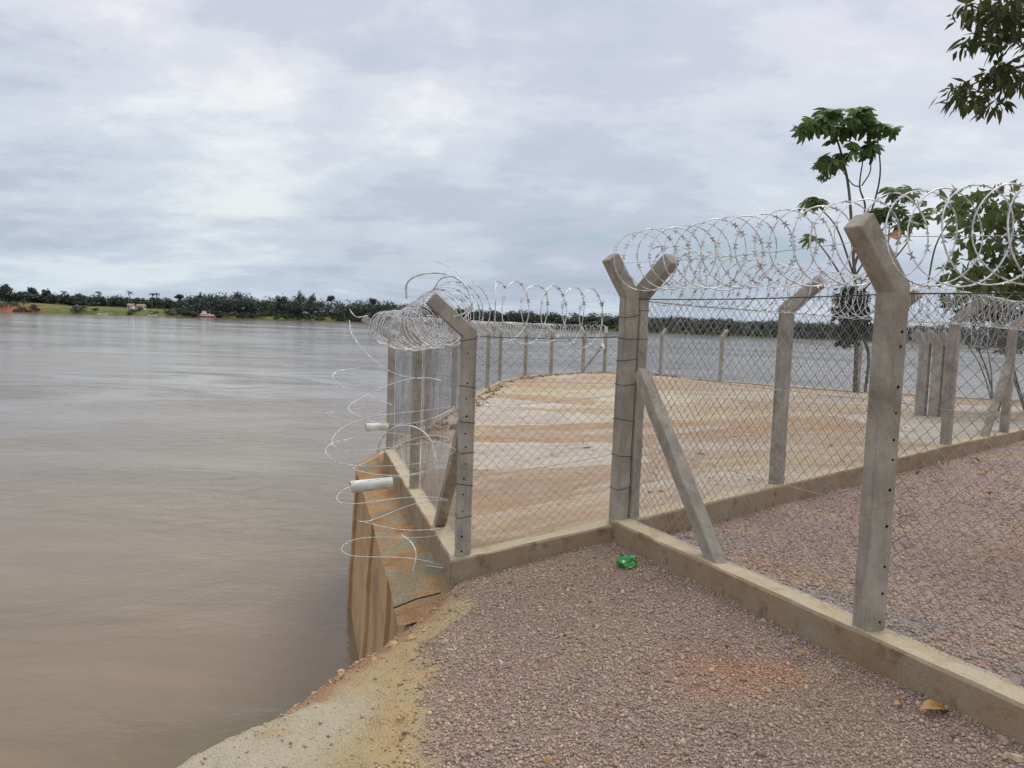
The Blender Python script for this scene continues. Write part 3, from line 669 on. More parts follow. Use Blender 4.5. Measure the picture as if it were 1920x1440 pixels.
# ------------------------------------------------------------------ retaining wall, ledge
rw = thing('retaining_wall'); tag(rw, 'mud-stained concrete retaining wall with ribs dropping to the river below the kerb', 'wall')
dL = unit(N2 - P1); s0 = P1 - dL * .42
wl = [Vector((s0.x, s0.y, -.13))] + [Vector(p) for p in LEFT_POLY]
LEDGE = .335
def lz(p): return p.z - .205
in_e = offset_poly(wl, KW / 2 - .02); out_e = offset_poly(wl, KW / 2 + LEDGE); led_e = offset_poly(wl, KW / 2 + LEDGE + .058); out_b = offset_poly(wl, KW / 2 + LEDGE + .12)
mb = MB(); rings = []
for i in range(len(wl) - 1):
    n = max(2, int((wl[i + 1] - wl[i]).length / (.07 if i < 3 else .5)))
    for k in range(n):
        f_ = k / n; a = in_e[i].lerp(in_e[i + 1], f_); b_ = led_e[i].lerp(led_e[i + 1], f_); z_ = lz(wl[i].lerp(wl[i + 1], f_)) 
        row = []
        for q in np.linspace(0, 1, 9):
            p = a.lerp(b_, q); row.append(Vector((p.x, p.y, z_ - .05 * q + .035 * (float(fbm(p.x * 8, p.y * 8, 61)) - .5) + .03 * (float(fbm(p.x * 30, p.y * 30, 63)) - .5))))
        rings.append(row)
for r_ in rings[:8]:
    for p_ in r_: p_.z = min(p_.z, -.27)
mb.ring_loft(rings, False, False, closed=False); mb.build('ledge', M['ledge'], rw, smooth=True)
# wall panels between ribs
def wall_piece(name, a, b_, t_in, t_out, ztop, batter, jit=.0, n=6):
    u_ = unit(b_ - a); nn = Vector((-u_.y, u_.x, 0)); m_ = MB(); rings = []
    dzt = ztop - min(a.z, b_.z)
    for s in np.linspace(0, 1, n):
        p = a.lerp(b_, s); ring = []; ztop = p.z + dzt; zs = np.linspace(ztop, -3.4, 11)
        for z_ in zs:
            o_ = t_out + batter * (ztop - z_) / 2.2 + (float(fbm(p.x * 2 + p.y * 3, z_ * 3, 71)) - .5) * jit
            ring.append(Vector((p.x + nn.x * o_, p.y + nn.y * o_, z_)))
        ring += [Vector((p.x - nn.x * t_in, p.y - nn.y * t_in, -3.4)), Vector((p.x - nn.x * t_in, p.y - nn.y * t_in, ztop))]
        rings.append(ring)
    m_.ring_loft(rings); return m_.build(name, M['wall'], rw)
pts = [Vector((p.x, p.y, lz(w_) - .045)) for p, w_ in zip(out_e, wl)]
cuts = [0]
seg_pts = []
tot_len = 0; acc = [0]
for i in range(3): acc.append(acc[-1] + (pts[i + 1] - pts[i]).length)
def along(s):
    for i in range(3):
        if s <= acc[i + 1] or i == 2:
            return pts[i].lerp(pts[i + 1], (s - acc[i]) / (acc[i + 1] - acc[i]))
ribs = [0.0, 1.3, 3.4, acc[3] - .05]
for i in range(len(ribs) - 1):
    a, b_ = along(ribs[i] + (.0 if i else 0)), along(ribs[i + 1])
    wall_piece('wall_panel', a, b_, .17, .0 + .012 * (i % 2), min(a.z, b_.z) - .06 - .006 * (i % 3), .10, .05)
for i, s in enumerate(ribs[1:]):
    a, b_ = along(s - .2), along(s + .2 if i < 2 else s + .04); wall_piece('rib', a, b_, .0, .034 + .012 * (i % 2), min(a.z, b_.z) - .07 - .006 * (i % 3), .115, .03, 4)
for i in range(3, len(wl) - 1):
    wall_piece('wall_panel', pts[i], pts[i + 1], .17, 0.0, min(pts[i].z, pts[i + 1].z), .10, .0, 3)
m_ = MB(); o0, i0 = out_e[0], in_e[0]; back_ = dL * .14; f0 = dL * .015
m_.ring_loft([[o0 + f0 + Vector((0, 0, -1.6 - o0.z)), i0 + f0 + Vector((0, 0, -1.6 - i0.z)), i0 + back_ + Vector((0, 0, -1.6 - i0.z)), o0 + back_ + Vector((0, 0, -1.6 - o0.z))],
              [o0 + f0 + Vector((0, 0, lz(wl[0]) - .075 - o0.z)), i0 + f0 + Vector((0, 0, lz(wl[0]) - .04 - i0.z)), i0 + back_ + Vector((0, 0, lz(wl[0]) - .04 - i0.z)), o0 + back_ + Vector((0, 0, lz(wl[0]) - .075 - o0.z))]])
m_.build('end_wall', M['kerb'], rw)
# steel bar lying across the end of the ledge
a = atz(738, 1140, -.31); b_ = atz(826, 1112, -.28)
mb = MB(); mb.tube([a, a.lerp(b_, .5) + Vector((0, 0, .012)), b_], .006, 6); o = mb.build('steel_bar', M['rust']); tag(o, 'thin rusty steel bar lying across the near end of the ledge', 'steel bar')

# ------------------------------------------------------------------ fence posts
def add_holes(t, base, e1, e2, a, H, side, us, zs_):
    m_ = MB()
    for z_ in zs_:
        c = base + e1 * (side * (a / 2 + .0005)) + e2 * (us + random.uniform(-.006, .006)) + Vector((0, 0, z_ + random.uniform(-.01, .01))); r_ = random.uniform(.005, .008)
        ring = lambda off, rr: [c + e1 * side * off + e2 * math.cos(q) * rr + Vector((0, 0, math.sin(q) * rr)) for q in [2 * PI * k / 8 for k in range(8)]]
        m_ = MB(); m_.ring_loft([ring(-.004, r_), ring(.002, r_)], False, True); m_.build('wire_hole', M['hole'], t)  # dark disc on the post face, painted for the shade in a hole
def fence_post(base, e1, e2, h, upz, label, group, a=.098, H=1.56, holes=None, ties=None, sub=True, name='fence_post', lean=(0, 0)):
    """square concrete shaft cranked outwards along e2"""
    base = Vector(base); e1 = Vector(e1); e2 = Vector(e2); t = thing(name); 
    t1 = Vector((lean[0], lean[1], 1)).normalized(); t2 = (e2 * h + Vector((0, 0, upz))); L = t2.length; t2.normalize(); mpl = (t1 + t2).normalized()
    bend = base + t1 * H; c = .006; q = a / 2
    prof = [(q, q - c), (q - c, q), (-q + c, q), (-q, q - c), (-q, -q + c), (-q + c, -q), (q - c, -q), (q, -q + c)]
    nseg = 22 if sub else 2; rings = []
    for k in range(nseg):
        p = base + t1 * (-.12 + (H - .04 + .12) * k / nseg)
        j = lambda s_: (float(fbm(p.x * 11 + s_ * 5.3, p.z * 9 + p.y, 80 + s_, 3)) - .5) * (.0075 if sub else 0)
        rings.append([p + e1 * (u + j(i)) + e2 * (v_ + j(i + 9)) for i, (u, v_) in enumerate(prof)])
    mit = []
    for u, v_ in prof:
        r_ = e1 * u + e2 * v_; mit.append(bend + r_ - t1 * (r_.dot(mpl) / t1.dot(mpl)))
    rings.append(mit); m_ = MB(); m_.ring_loft(rings, True, False); m_.build('shaft', M['post'], t)
    e2b = (e2 - t2 * e2.dot(t2)).normalized(); tip = bend + t2 * L
    end = [tip + e1 * u * .96 + e2b * v_ * .96 for u, v_ in prof]
    cap = [tip + t2 * .006 + e1 * u * .86 + e2b * v_ * .86 for u, v_ in prof]
    mid = [(A_ + E_) / 2 + e1 * random.uniform(-.002, .002) for A_, E_ in zip(mit, end)]
    m_ = MB(); m_.ring_loft([mit, mid, end, cap], False, True); m_.build('arm', M['post'], t)
    if holes: add_holes(t, base, e1, e2, a, H, *holes)
    if ties:
        for z_ in ties:
            m_ = MB(); r_ = a / 2 + .003; dzs = [random.uniform(-.012, .012) for _ in range(4)]
            m_.tube([base + t1 * (z_ + dzs[i % 4]) + e1 * u * r_ + e2 * v_ * r_ for i, (u, v_) in enumerate([(1, 1), (-1, 1), (-1, -1), (1, -1), (1, 1)])], .0022, 4)
            m_.build('wire_tie', M['dwire'], t)
    tag(t, label, 'fence post', group); t['bend'] = tuple(bend)
    return t
G_NEAR = 'posts of the near yard fence'; G_PLAT = 'posts of the fence beside the gravel yard'; G_RIV = 'posts along the river edge'; G_FAR = 'posts round the far side of the platform'
eA = unit(P1 - P2); eL = unit(N2 - P1); nL = Vector((-eL.y, eL.x, 0)); nL = nL if nL.x < 0 else -nL
eB = unit(P3 - P2); eC = unit(P4 - P2); nCr = Vector((eC.y, -eC.x, 0))
fence_post(P1, eL, nL, .265, .225, 'riverside corner post with a row of holes and its arm tilted left over the water', G_RIV,
           holes=(-1, .012, [.06, .16, .34, .45, .56, .67, .78, .88, 1.0, 1.12, 1.22, 1.42]), ties=[.30, .52, .74, .95, 1.20, 1.52])
fence_post(N2, eL, nL, .24, .22, 'second riverside post behind the corner post, half hidden by the coil', G_RIV, holes=(-1, .01, [.2, .5, .7, .95, 1.2]))
fence_post(N3, eL, nL, .40, .26, 'third riverside post with its arm tip poking left out of the coil', G_RIV, holes=(-1, .01, [.3, .7, 1.1]))
fence_post(P2, eB, nB, .17, .25, 'left post of the double corner, arm tilted left', 'pair of posts at the fence corner', a=.10, ties=[.22, .45, .70, .95, 1.12, 1.27, 1.42], lean=(.006, 0))
P2r = P2 + Vector((.088, .062, 0))
fence_post(P2r, eC, nCr, .25, .25, 'right post of the double corner, arm tilted right into the coil', 'pair of posts at the fence corner', a=.10, ties=[1.27, 1.47])
fence_post(P3, eB, nB, .245, .275, 'nearest post, thick and pale, cranked left at the top in the right of the picture', G_NEAR, a=.102,
           holes=(1, -.012, [.04, .17, .30, .50, .66, .80, .88, 1.0, 1.12, 1.30, 1.36]))
fence_post(P4, eC, nCr, .30, .25, 'single post behind the near mesh, cranked right, between double corner and nearest post', G_PLAT, a=.104)
fence_post(P4b, eC, nCr, .30, .25, 'post hidden just behind the nearest post on the platform kerb', G_PLAT, a=.104)
fence_post(P5, eC, nCr, .30, .25, 'post on the platform kerb right behind the nearest post, its arm in the coil', G_PLAT, a=.11)
fence_post(P6, eC, nCr, .30, .25, 'post on the platform kerb that the slanting brace props up at the right', G_PLAT, a=.11)
fence_post(P7, eC, nCr, .30, .25, 'last post of the platform kerb at the right edge', G_PLAT, a=.11)
far_lab = ['first far post beyond the riverside arm tip, glimpsed through mesh', 'second far post glimpsed through the riverside mesh', 'third far post behind the riverside corner post', 'fourth far post hidden beside the corner post edge',
           'leftmost far post seen clear between corner post and double corner', 'second from left of the far posts between corner post and double corner', 'third from left of the far posts between corner post and double corner',
           'far post with the thin brace at its foot, left of the double corner', 'thick far corner post touching the left side of the double corner', 'first far post right of the double corner, cranked right', 'second far post right of the double corner, cranked right',
           'far post hidden behind the single cranked post', 'far post beside the slim vine-covered tree']
far_all = [N3] + FAR
for i, p in enumerate(FAR[:13]):
    e = unit(far_all[i + 2] - far_all[i]); n_ = Vector((-e.y, e.x, 0))
    fence_post(p, e, n_, .24, .24, far_lab[i], G_FAR, a=.14 if i == 8 else .105, sub=False)
CL = [V3(7.84, 14.75, -.12), V3(8.02, 14.6, -.12), V3(8.19, 14.5, -.12)]
for p, lab, hh in zip(CL, ('left of three posts clustered on the sand beyond the platform kerb', 'middle of three posts clustered on the sand beyond the platform kerb', 'right of three posts clustered on the sand beyond the platform kerb'), (.22, .24, .2)):
    fence_post(p, eC, -nCr, hh, .2, lab, 'posts clustered at the sand corner', a=.17, H=1.55, sub=False)
# braces
def brace(a, b_, w_, d_, label, name='brace'):
    a = Vector(a); b_ = Vector(b_); t_ = (b_ - a).normalized(); h_ = unit(t_); s_ = Vector((-h_.y, h_.x, 0)); n_ = t_.cross(s_)
    c = .005; q = w_ / 2; r_ = d_ / 2; prof = [(q, r_ - c), (q - c, r_), (-q + c, r_), (-q, r_ - c), (-q, -r_ + c), (-q + c, -r_), (q - c, -r_), (q, -r_ + c)]
    rings = []
    for k in range(9):
        p = a.lerp(b_, k / 8); j = lambda i: (float(vnoise(p.x * 9 + i * 3, p.z * 9, 90)) - .5) * .005
        rings.append([p + s_ * (u + j(i)) + n_ * (v_ + j(i + 5)) for i, (u, v_) in enumerate(prof)])
    m_ = MB(); m_.ring_loft(rings); o = m_.build(name, M['post']); tag(o, label, 'brace', 'slanting concrete braces'); return o
top = Vector((P2.x + .10, P2.y - .09, .2 + 1.04)); bot = atz(1342, 1052, .2); brace(top, bot + (bot - top).normalized() * .05, .085, .09, 'pale brace slanting from the double corner down to the near kerb')
bt = P1 + eL * 1.15; brace(P1 + eL * .07 + Vector((0, 0, .92)) - nL * .0, bt + Vector((0, 0, -.08)) , .085, .09, 'dark brace slanting behind the riverside corner post')
b6 = P6 - eC * .95; brace(P6 + Vector((0, 0, 1.1)), b6 + Vector((0, 0, -.03)), .09, .09, 'brace slanting down to the platform kerb at the far right')
p = FAR[7]; e = unit(FAR[7] - FAR[6]); brace(FAR[8] + Vector((0, 0, 1.2)), FAR[7] - e * .1 + Vector((0, 0, -.03)), .08, .08, 'thin far brace slanting left of the double corner')

# ------------------------------------------------------------------ chain-link panels
def mesh_panel(p, q, inner, label, H=1.54, w_=.062, r_=.0016, off=.055, straight=(.02, .55, 1.05, 1.54), group='mesh panels', dz=.0, sag=.004, H2=None, gap=.045):
    p = Vector(p) + inner * off; q = Vector(q) + inner * off; u_ = (q - p); Lh = math.hypot(u_.x, u_.y); uh = Vector((u_.x / Lh, u_.y / Lh, u_.z / Lh))
    H2 = H if H2 is None else H2
    nx = int((Lh - 2 * gap) / (w_ / 2)); t = thing('mesh_panel'); V_ = []; F_ = []
    nz = int(H / (w_ / 2)); J = np.arange(nz + 1)
    sideo = np.array([(math.cos(a_), math.sin(a_)) for a_ in (PI / 2, PI / 2 + 2 * PI / 3, PI / 2 + 4 * PI / 3)]) * r_
    k = np.arange(nx)[:, None]; j = J[None, :]
    xs_ = gap + (k + ((j + k) % 2)) * (w_ / 2); hh = (H + (H2 - H) * xs_ / Lh)
    zs_ = (j / nz) * hh
    nrm = inner; ripple = sag * (fbm(xs_ * 2.1 + p.x * 3, zs_ * 2.1, 33) - .5) * 6 + np.where((j + k) % 2, .0016, -.0016)
    wig = .003 * (fbm(xs_ * 6, zs_ * 6 + p.y, 35) - .5) * 3
    cx = p.x + uh.x * (xs_ + wig) + nrm.x * ripple; cy = p.y + uh.y * (xs_ + wig) + nrm.y * ripple; cz = p.z + dz + uh.z * xs_ + zs_ + wig
    C_ = np.stack([cx, cy, cz], -1)                                     # nx, nz+1, 3
    offs = np.array([[nrm.x * s_[0], nrm.y * s_[0], 0] for s_ in sideo]) + np.array([[uh.x * s_[1] * 1.2, uh.y * s_[1] * 1.2, 0] for s_ in sideo])
    VV = C_[:, :, None, :] + offs[None, None]
    idx = np.arange(nx * (nz + 1) * 3).reshape(nx, nz + 1, 3)
    FF = []
    for s_ in range(3):
        s2 = (s_ + 1) % 3; FF.append(np.stack([idx[:, :-1, s_], idx[:, :-1, s2], idx[:, 1:, s2], idx[:, 1:, s_]], -1).reshape(-1, 4))
    np_mesh('chain_link', VV.reshape(-1, 3), np.concatenate(FF), M['wire'], t)
    for i, z_ in enumerate(straight):
        m_ = MB(); n = 10; top_ = i == len(straight) - 1
        pts_ = [p + uh * (Lh * s_ / n) + Vector((0, 0, dz + z_ * (H + (H2 - H) * s_ / n) / H - .012 * math.sin(PI * s_ / n))) - inner * .004 for s_ in range(n + 1)]
        m_.tube(pts_, .0032 if top_ else .0017, 4); m_.build('tension_wire', M['dwire'] if top_ else M['wire'], t)
    tag(t, label, 'mesh fence', group); return t
nAi = -nA
mesh_panel(P1, P2, nAi, 'short mesh panel between the riverside corner post and the double corner', H=1.53, H2=1.27, w_=.07)
mesh_panel(P2, P3, -nB, 'near mesh panel from the double corner to the nearest post', w_=.066, r_=.0017)
mesh_panel(P3, P3b, -nB, 'near mesh panel right of the nearest post, large diamonds', w_=.066, r_=.0018)
mesh_panel(P1, N2, -nL, 'first riverside mesh panel, seen edge-on behind the corner post', w_=.066)
mesh_panel(N2, N3, -nL, 'second riverside mesh panel behind the coil', w_=.075)
for i, (a, b_) in enumerate(zip(right_line[:-1], right_line[1:])):
    mesh_panel(a, b_, -nCr, ['mesh panel on the platform kerb left of the single cranked post', 'mesh panel on the platform kerb right of the single cranked post', 'mesh panel on the platform kerb just right of the nearest post',
                             'mesh panel on the platform kerb left of the braced post', 'mesh panel on the platform kerb at the right edge'][i], w_=.075, r_=.0015)
for i in range(13):
    a, b_ = far_all[i], far_all[i + 1]; e = unit(b_ - a)
    lab = ('mesh panel ending at the ' + far_lab[i].split(',')[0])
    mesh_panel(a, b_, Vector((e.y, -e.x, 0)), ' '.join(lab.split()[:16]), w_=.15, r_=.002, group='far mesh panels', straight=(.05, 1.54))

# ------------------------------------------------------------------ razor-wire coils
def razor(name, path, label, group, r_=.0024, every=.085, parent=None, barb=.017, sides=4, wide=2.2):
    """flat galvanised tape along a path with pairs of pointed barbs"""
    t = thing(name); pts_ = [Vector(p) for p in path]
    m_ = MB(); m_.tube(pts_, r_, sides); m_.build('tape', M['tape'], t, smooth=True)
    V_ = []; acc_ = 0; nxt = random.uniform(0, every)
    for i in range(len(pts_) - 1):
        a, b_ = pts_[i], pts_[i + 1]; L = (b_ - a).length; d = (b_ - a) / max(L, 1e-6)
        while nxt < acc_ + L:
            p = a + d * (nxt - acc_); s_ = d.cross(Vector((random.uniform(-.5, .5), random.uniform(-.5, .5), 1))).normalized(); o_ = d.cross(s_)
            for sg in (1, -1):
                for fl in (1, -1):
                    V_ += [p - d * .004 * fl, p + d * .010 * fl, p + s_ * sg * barb + d * barb * .9 * fl + o_ * .003]
            nxt += every * random.uniform(.93, 1.07)
        acc_ += L
    if V_: tris_obj('barbs', np.array([tuple(v_) for v_ in V_]), M['barb'], t)['kind'] = 'stuff'
    tag(t, label, 'razor wire', group); return t
def helix(path, R, pitch, seg=26, clip=.35, ph=0.0, jit=.012, Rz=None, tilt=.03):
    """concertina: coil of radius R about a polyline, neighbouring turns pulled together at clip points"""
    path = [Vector(p) for p in path]; L = [0]
    for a, b_ in zip(path[:-1], path[1:]): L.append(L[-1] + (b_ - a).length)
    def at(s):
        s = min(max(s, 0), L[-1])
        for i in range(len(path) - 1):
            if s <= L[i + 1] or i == len(path) - 2:
                f_ = (s - L[i]) / (L[i + 1] - L[i]); return path[i].lerp(path[i + 1], f_), (path[i + 1] - path[i]).normalized()
    turns = L[-1] / pitch; out = []
    for k in range(int(turns * seg) + 1):
        th = 2 * PI * k / seg; s = pitch * k / seg + clip * pitch * math.sin(2.5 * th + ph) + tilt * math.cos(th + ph)
        c, d = at(s); side = Vector((-d.y, d.x, 0)).normalized(); z_ = Vector((0, 0, 1))
        jr_ = 1; jr = 1 + .10 * (float(vnoise(k / seg * .9, ph * 3, 17)) - .5)
        n1 = (float(vnoise(k * .11, ph * 9, 3)) - .5) * jit * 2 + .05 * (float(vnoise(k / seg * .7, ph * 5, 19)) - .5); n2 = (float(vnoise(k * .13, ph * 9 + 4, 5)) - .5) * jit * 2
        out.append(c + side * math.cos(th + ph) * R * jr + z_ * math.sin(th + ph) * (Rz or R) * jr + d * n1 + z_ * n2)
    return out
CR = .205
def coil_axis(pts_, outn, hoff, zoff, ext=(0, 0)):
    o_ = [Vector(p) + outn * hoff + Vector((0, 0, 1.56 + zoff)) for p in pts_]
    o_[0] = o_[0] - (o_[1] - o_[0]).normalized() * ext[0]; o_[-1] = o_[-1] + (o_[-1] - o_[-2]).normalized() * ext[1]; return o_
GC = 'razor-wire coils on the fences'
ax = coil_axis([P2, P3, P3b], nB, -.03, .235, (-.06, 0)); random.seed(3); ax[1].z -= .015; ax[2].z -= .11
razor('razor_coil', helix(ax, .20, .13, 36, .06, .4, tilt=.05, jit=.006), 'bright coil along the top of the near fence by the nearest post', GC, r_=.0036, barb=.021, every=.075)
def strand(a, b_, sag, label, r_=.0017, grp='coil support strands'):
    m_ = MB(); n = 12; a = Vector(a); b_ = Vector(b_)
    m_.tube([a.lerp(b_, k / n) - Vector((0, 0, sag * math.sin(PI * k / n))) for k in range(n + 1)], r_, 4); o = m_.build('support_wire', M['wire']); tag(o, label, 'wire', grp)
strand(ax[0] + Vector((0, 0, -.02)) + nB * .12, ax[1] + nB * .02 + Vector((0, 0, .01)), .02, 'straight strand threading the coil left of the nearest post')
strand(ax[1] + nB * .02 + Vector((0, 0, .01)), ax[2] + nB * .05, .02, 'straight strand threading the coil right of the nearest post')
ax = coil_axis(right_line, nCr, .16, .155, (-.12, 0))
razor('razor_coil', helix(ax[:3], .20, .14, 28, .12, 1.1), 'coil on the platform fence seen behind the near coil', GC, r_=.0030)
razor('razor_coil', helix([ax[2], ax[3], ax[4], ax[5]], .20, .125, 20, .3, 2.3), 'dense coil on the platform fence right of the nearest post', GC, r_=.0026)
ax = [P2 + Vector((-.12, 0, 1.27 + .12)), P1 + Vector((.16, 0.02, 1.56 + .16))]; ax = [ax[1], ax[0]]
razor('razor_coil', helix(ax, .205, .135, 36, .04, .9, tilt=.14, jit=.006), 'stretched coil arching between the riverside corner post and the double corner', GC, r_=.0034)
ax = coil_axis([P1, N2, N3], nL, .10, .135, (.06, .1))
razor('razor_coil', helix(ax, .22, .15, 30, .05, 2.0, tilt=.01, jit=.006), 'bunched coil on the riverside posts behind the tilted corner arm', GC, r_=.0032)
ax = coil_axis([N3] + FAR[:5], Vector((-1, 0, 0)), .10, .12); razor('razor_coil', helix(ax, .20, .16, 16, .25, .2), 'far coil running along the platform edge beyond the riverside arm tip', GC, r_=.004, every=.2, barb=.02, sides=3)
ax = coil_axis(FAR[4:9], Vector((-.5, .8, 0)), .10, .12); razor('razor_coil', helix(ax, .22, .15, 14, .25, .7), 'distant coil on the far posts between corner post and double corner', GC, r_=.0075, every=.25, barb=.025, sides=3)
ax = [p + Vector((0, 0, 1.72)) for p in (CL[0], CL[1], CL[2])]; ax[0] = ax[0] - Vector((.3, -.2, .0)); ax[-1] = ax[-1] + Vector((.5, -.5, 0))
razor('razor_coil', helix(ax, .21, .07, 18, .3, .2, .03), 'bunched coil on top of the three clustered posts', GC, r_=.003)
# a length that has sprung loose and hangs down the river side
random.seed(21); path = []
nturn = 6.1; seg = 34; zt, zb = 1.02, -.25
for k in range(int(nturn * seg)):
    th = 2 * PI * k / seg; f_ = k / (nturn * seg); R_ = .42 - .07 * math.sin(th * .5 + .5) - .08 * f_; 
    c = Vector((-.86 + .10 * f_, 5.72 - .25 * f_, zt + (zb - zt) * f_))
    path.append(c + Vector((math.cos(th + .6) * R_, math.sin(th + .6) * R_ * .9, .075 * math.sin(th * 1.0 + 1.0 + f_ * 3) + .02 * math.sin(th * 2.5))))
razor('razor_coil', path, 'sprung loops of wire dangling over the ledge on the river side', GC, r_=.0028, every=.13, barb=.010)
def spline(ctrl, n=14):
    out = []; c = [Vector(p) for p in ctrl]; c = [c[0] * 2 - c[1]] + c + [c[-1] * 2 - c[-2]]
    for i in range(1, len(c) - 2):
        for k in range(n):
            t_ = k / n; p0, p1, p2, p3 = c[i - 1], c[i], c[i + 1], c[i + 2]
            out.append(.5 * ((2 * p1) + (p2 - p0) * t_ + (2 * p0 - 5 * p1 + 4 * p2 - p3) * t_ ** 2 + (3 * p1 - p0 - 3 * p2 + p3) * t_ ** 3))
    out.append(c[-2]); return out
G2 = 'single loose ends of razor wire'
def px_path(l): return spline([aty(x, y, Y) for x, y, Y in l])
razor('razor_strand', px_path([(708, 868, 5.7), (712, 830, 5.6), (738, 802, 5.5), (775, 800, 5.4), (805, 822, 5.35), (820, 868, 5.3)]), 'bright arched end of wire in front of the second riverside post', G2, r_=.0055, barb=.014)
razor('razor_strand', px_path([(752, 1002, 5.3), (772, 1018, 5.2), (780, 1040, 5.15), (774, 1072, 5.1)]), 'short bright curl of wire low over the ledge', G2, r_=.0052, barb=.014)
razor('razor_strand', px_path([(762, 560, 5.4), (764, 530, 5.35), (792, 514, 5.3), (840, 515, 5.25), (876, 540, 5.2), (885, 575, 5.2), (868, 600, 5.2)]), 'bright big loop standing up behind the tilted corner arm', G2, r_=.0062, barb=.016)
razor('razor_strand', px_path([(812, 545, 5.3), (828, 522, 5.25), (855, 520, 5.2), (878, 545, 5.2), (884, 570, 5.15), (860, 592, 5.2), (800, 592, 5.25)]), 'bright inner loop hugging the tilted corner arm', G2, r_=.0052, barb=.014)
razor('razor_strand', px_path([(655, 580, 6.4), (668, 594, 6.4), (690, 592, 6.5)]), 'small hooked wire end left of the third arm tip', G2, r_=.0028, barb=.01)
razor('razor_strand', px_path([(655, 600, 6.2), (660, 625, 6.1), (690, 665, 6.0), (740, 700, 5.8), (790, 710, 5.6)]), 'long wire strand trailing down right from the third arm tip', G2, r_=.0026, barb=.012)
razor('razor_strand', px_path([(815, 489, 5.4), (840, 500, 5.35), (858, 512, 5.3)]), 'short wire end pointing up left above the bright loop', G2, r_=.002, barb=.008)
razor('razor_strand', px_path([(675, 690, 6.0), (635, 695, 5.9), (624, 708, 5.8), (650, 728, 5.8), (690, 740, 5.7), (735, 760, 5.6)]), 'upper loose loop reaching left over the water', G2, r_=.0022, barb=.01)
razor('razor_strand', px_path([(685, 764, 6.0), (630, 771, 5.9), (612, 776, 5.8), (650, 788, 5.8), (700, 806, 5.7), (760, 815, 5.6)]), 'middle loose loop reaching left over the water', G2, r_=.0022, barb=.01)
razor('razor_strand', px_path([(670, 820, 6.0), (625, 830, 5.8), (611, 848, 5.6), (640, 868, 5.5), (700, 874, 5.5), (790, 868, 5.4), (850, 848, 5.35), (845, 838, 5.5), (800, 822, 5.7)]), 'widest loose loop reaching left over the water at pipe height', G2, r_=.0024, barb=.012)

# ------------------------------------------------------------------ drain pipes
def pipe(a, b_, r_, label):
    a = Vector(a); b_ = Vector(b_); d = (b_ - a).normalized(); s_ = Vector((-d.y, d.x, 0)).normalized(); u_ = d.cross(s_)
    ring = lambda p, rr: [p + (s_ * math.cos(q) + u_ * math.sin(q)) * rr for q in [2 * PI * k / 20 for k in range(20)]]
    t = thing('drain_pipe'); m_ = MB(); m_.ring_loft([ring(a, r_), ring(b_, r_), ring(b_, r_ * .88), ring(b_ - d * .3, r_ * .88)], True, True)
    m_.build('tube', M['pvc'], t, smooth=False)
    m_ = MB(); m_.ring_loft([ring(b_ - d * .28, r_ * .87), ring(b_ - d * .27, r_ * .87)], True, True); m_.build('bore', M['hole'], t)  # dark plug stands for the shade inside the pipe
    tag(t, label, 'pipe', 'white drain pipes')
y1 = 7.3; pipe(aty(735, 905, y1 + .1), aty(657, 913, y1 - .05), .057, 'larger white drain pipe jutting from the near kerb over the water')
y1 = 10.2; pipe(aty(722, 800, y1 + .1), aty(686, 801, y1), .052, 'smaller white drain pipe farther along the river kerb')

# ------------------------------------------------------------------ litter
t = thing('crumpled_bag'); c = atz(1177, 1051, .07); 
bm = bmesh.new(); bmesh.ops.create_icosphere(bm, subdivisions=4, radius=.062)
from mathutils import noise as mnoise
for v_ in bm.verts:
    n = mnoise.noise(v_.co * 26) * .016 + mnoise.noise(v_.co * 55) * .009; v_.co += v_.co.normalized() * n; v_.co.z *= .78; v_.co.x *= 1.05
me = bpy.data.meshes.new('bag_body'); bm.to_mesh(me); bm.free(); o = link('bag_body', me, M['green'], t)
mb = MB()
for k, (ax_, ay_) in enumerate(((-.045, .01), (.02, -.01))):
    mb.ring_loft([[(ax_ - .012, ay_, .03), (ax_ + .012, ay_ + .006, .03), (ax_, ay_ + .012, .03)], [(ax_ - .02, ay_, .06), (ax_ + .012, ay_ + .01, .058), (ax_ - .01, ay_ + .016, .06)], [(ax_ - .03, ay_ + .004, .072), (ax_ - .012, ay_ + .004, .078), (ax_ - .02, ay_ + .012, .07)]])
mb.v = [(x_ * .8, y_ * .8, .028 + (z_ - .03) * .55) for x_, y_, z_ in mb.v]; mb.build('knot', M['green'], t); t.location = c + Vector((0, 0, -.012)); tag(t, 'crumpled shiny green plastic bag lying in the corner of the kerbs', 'plastic bag')

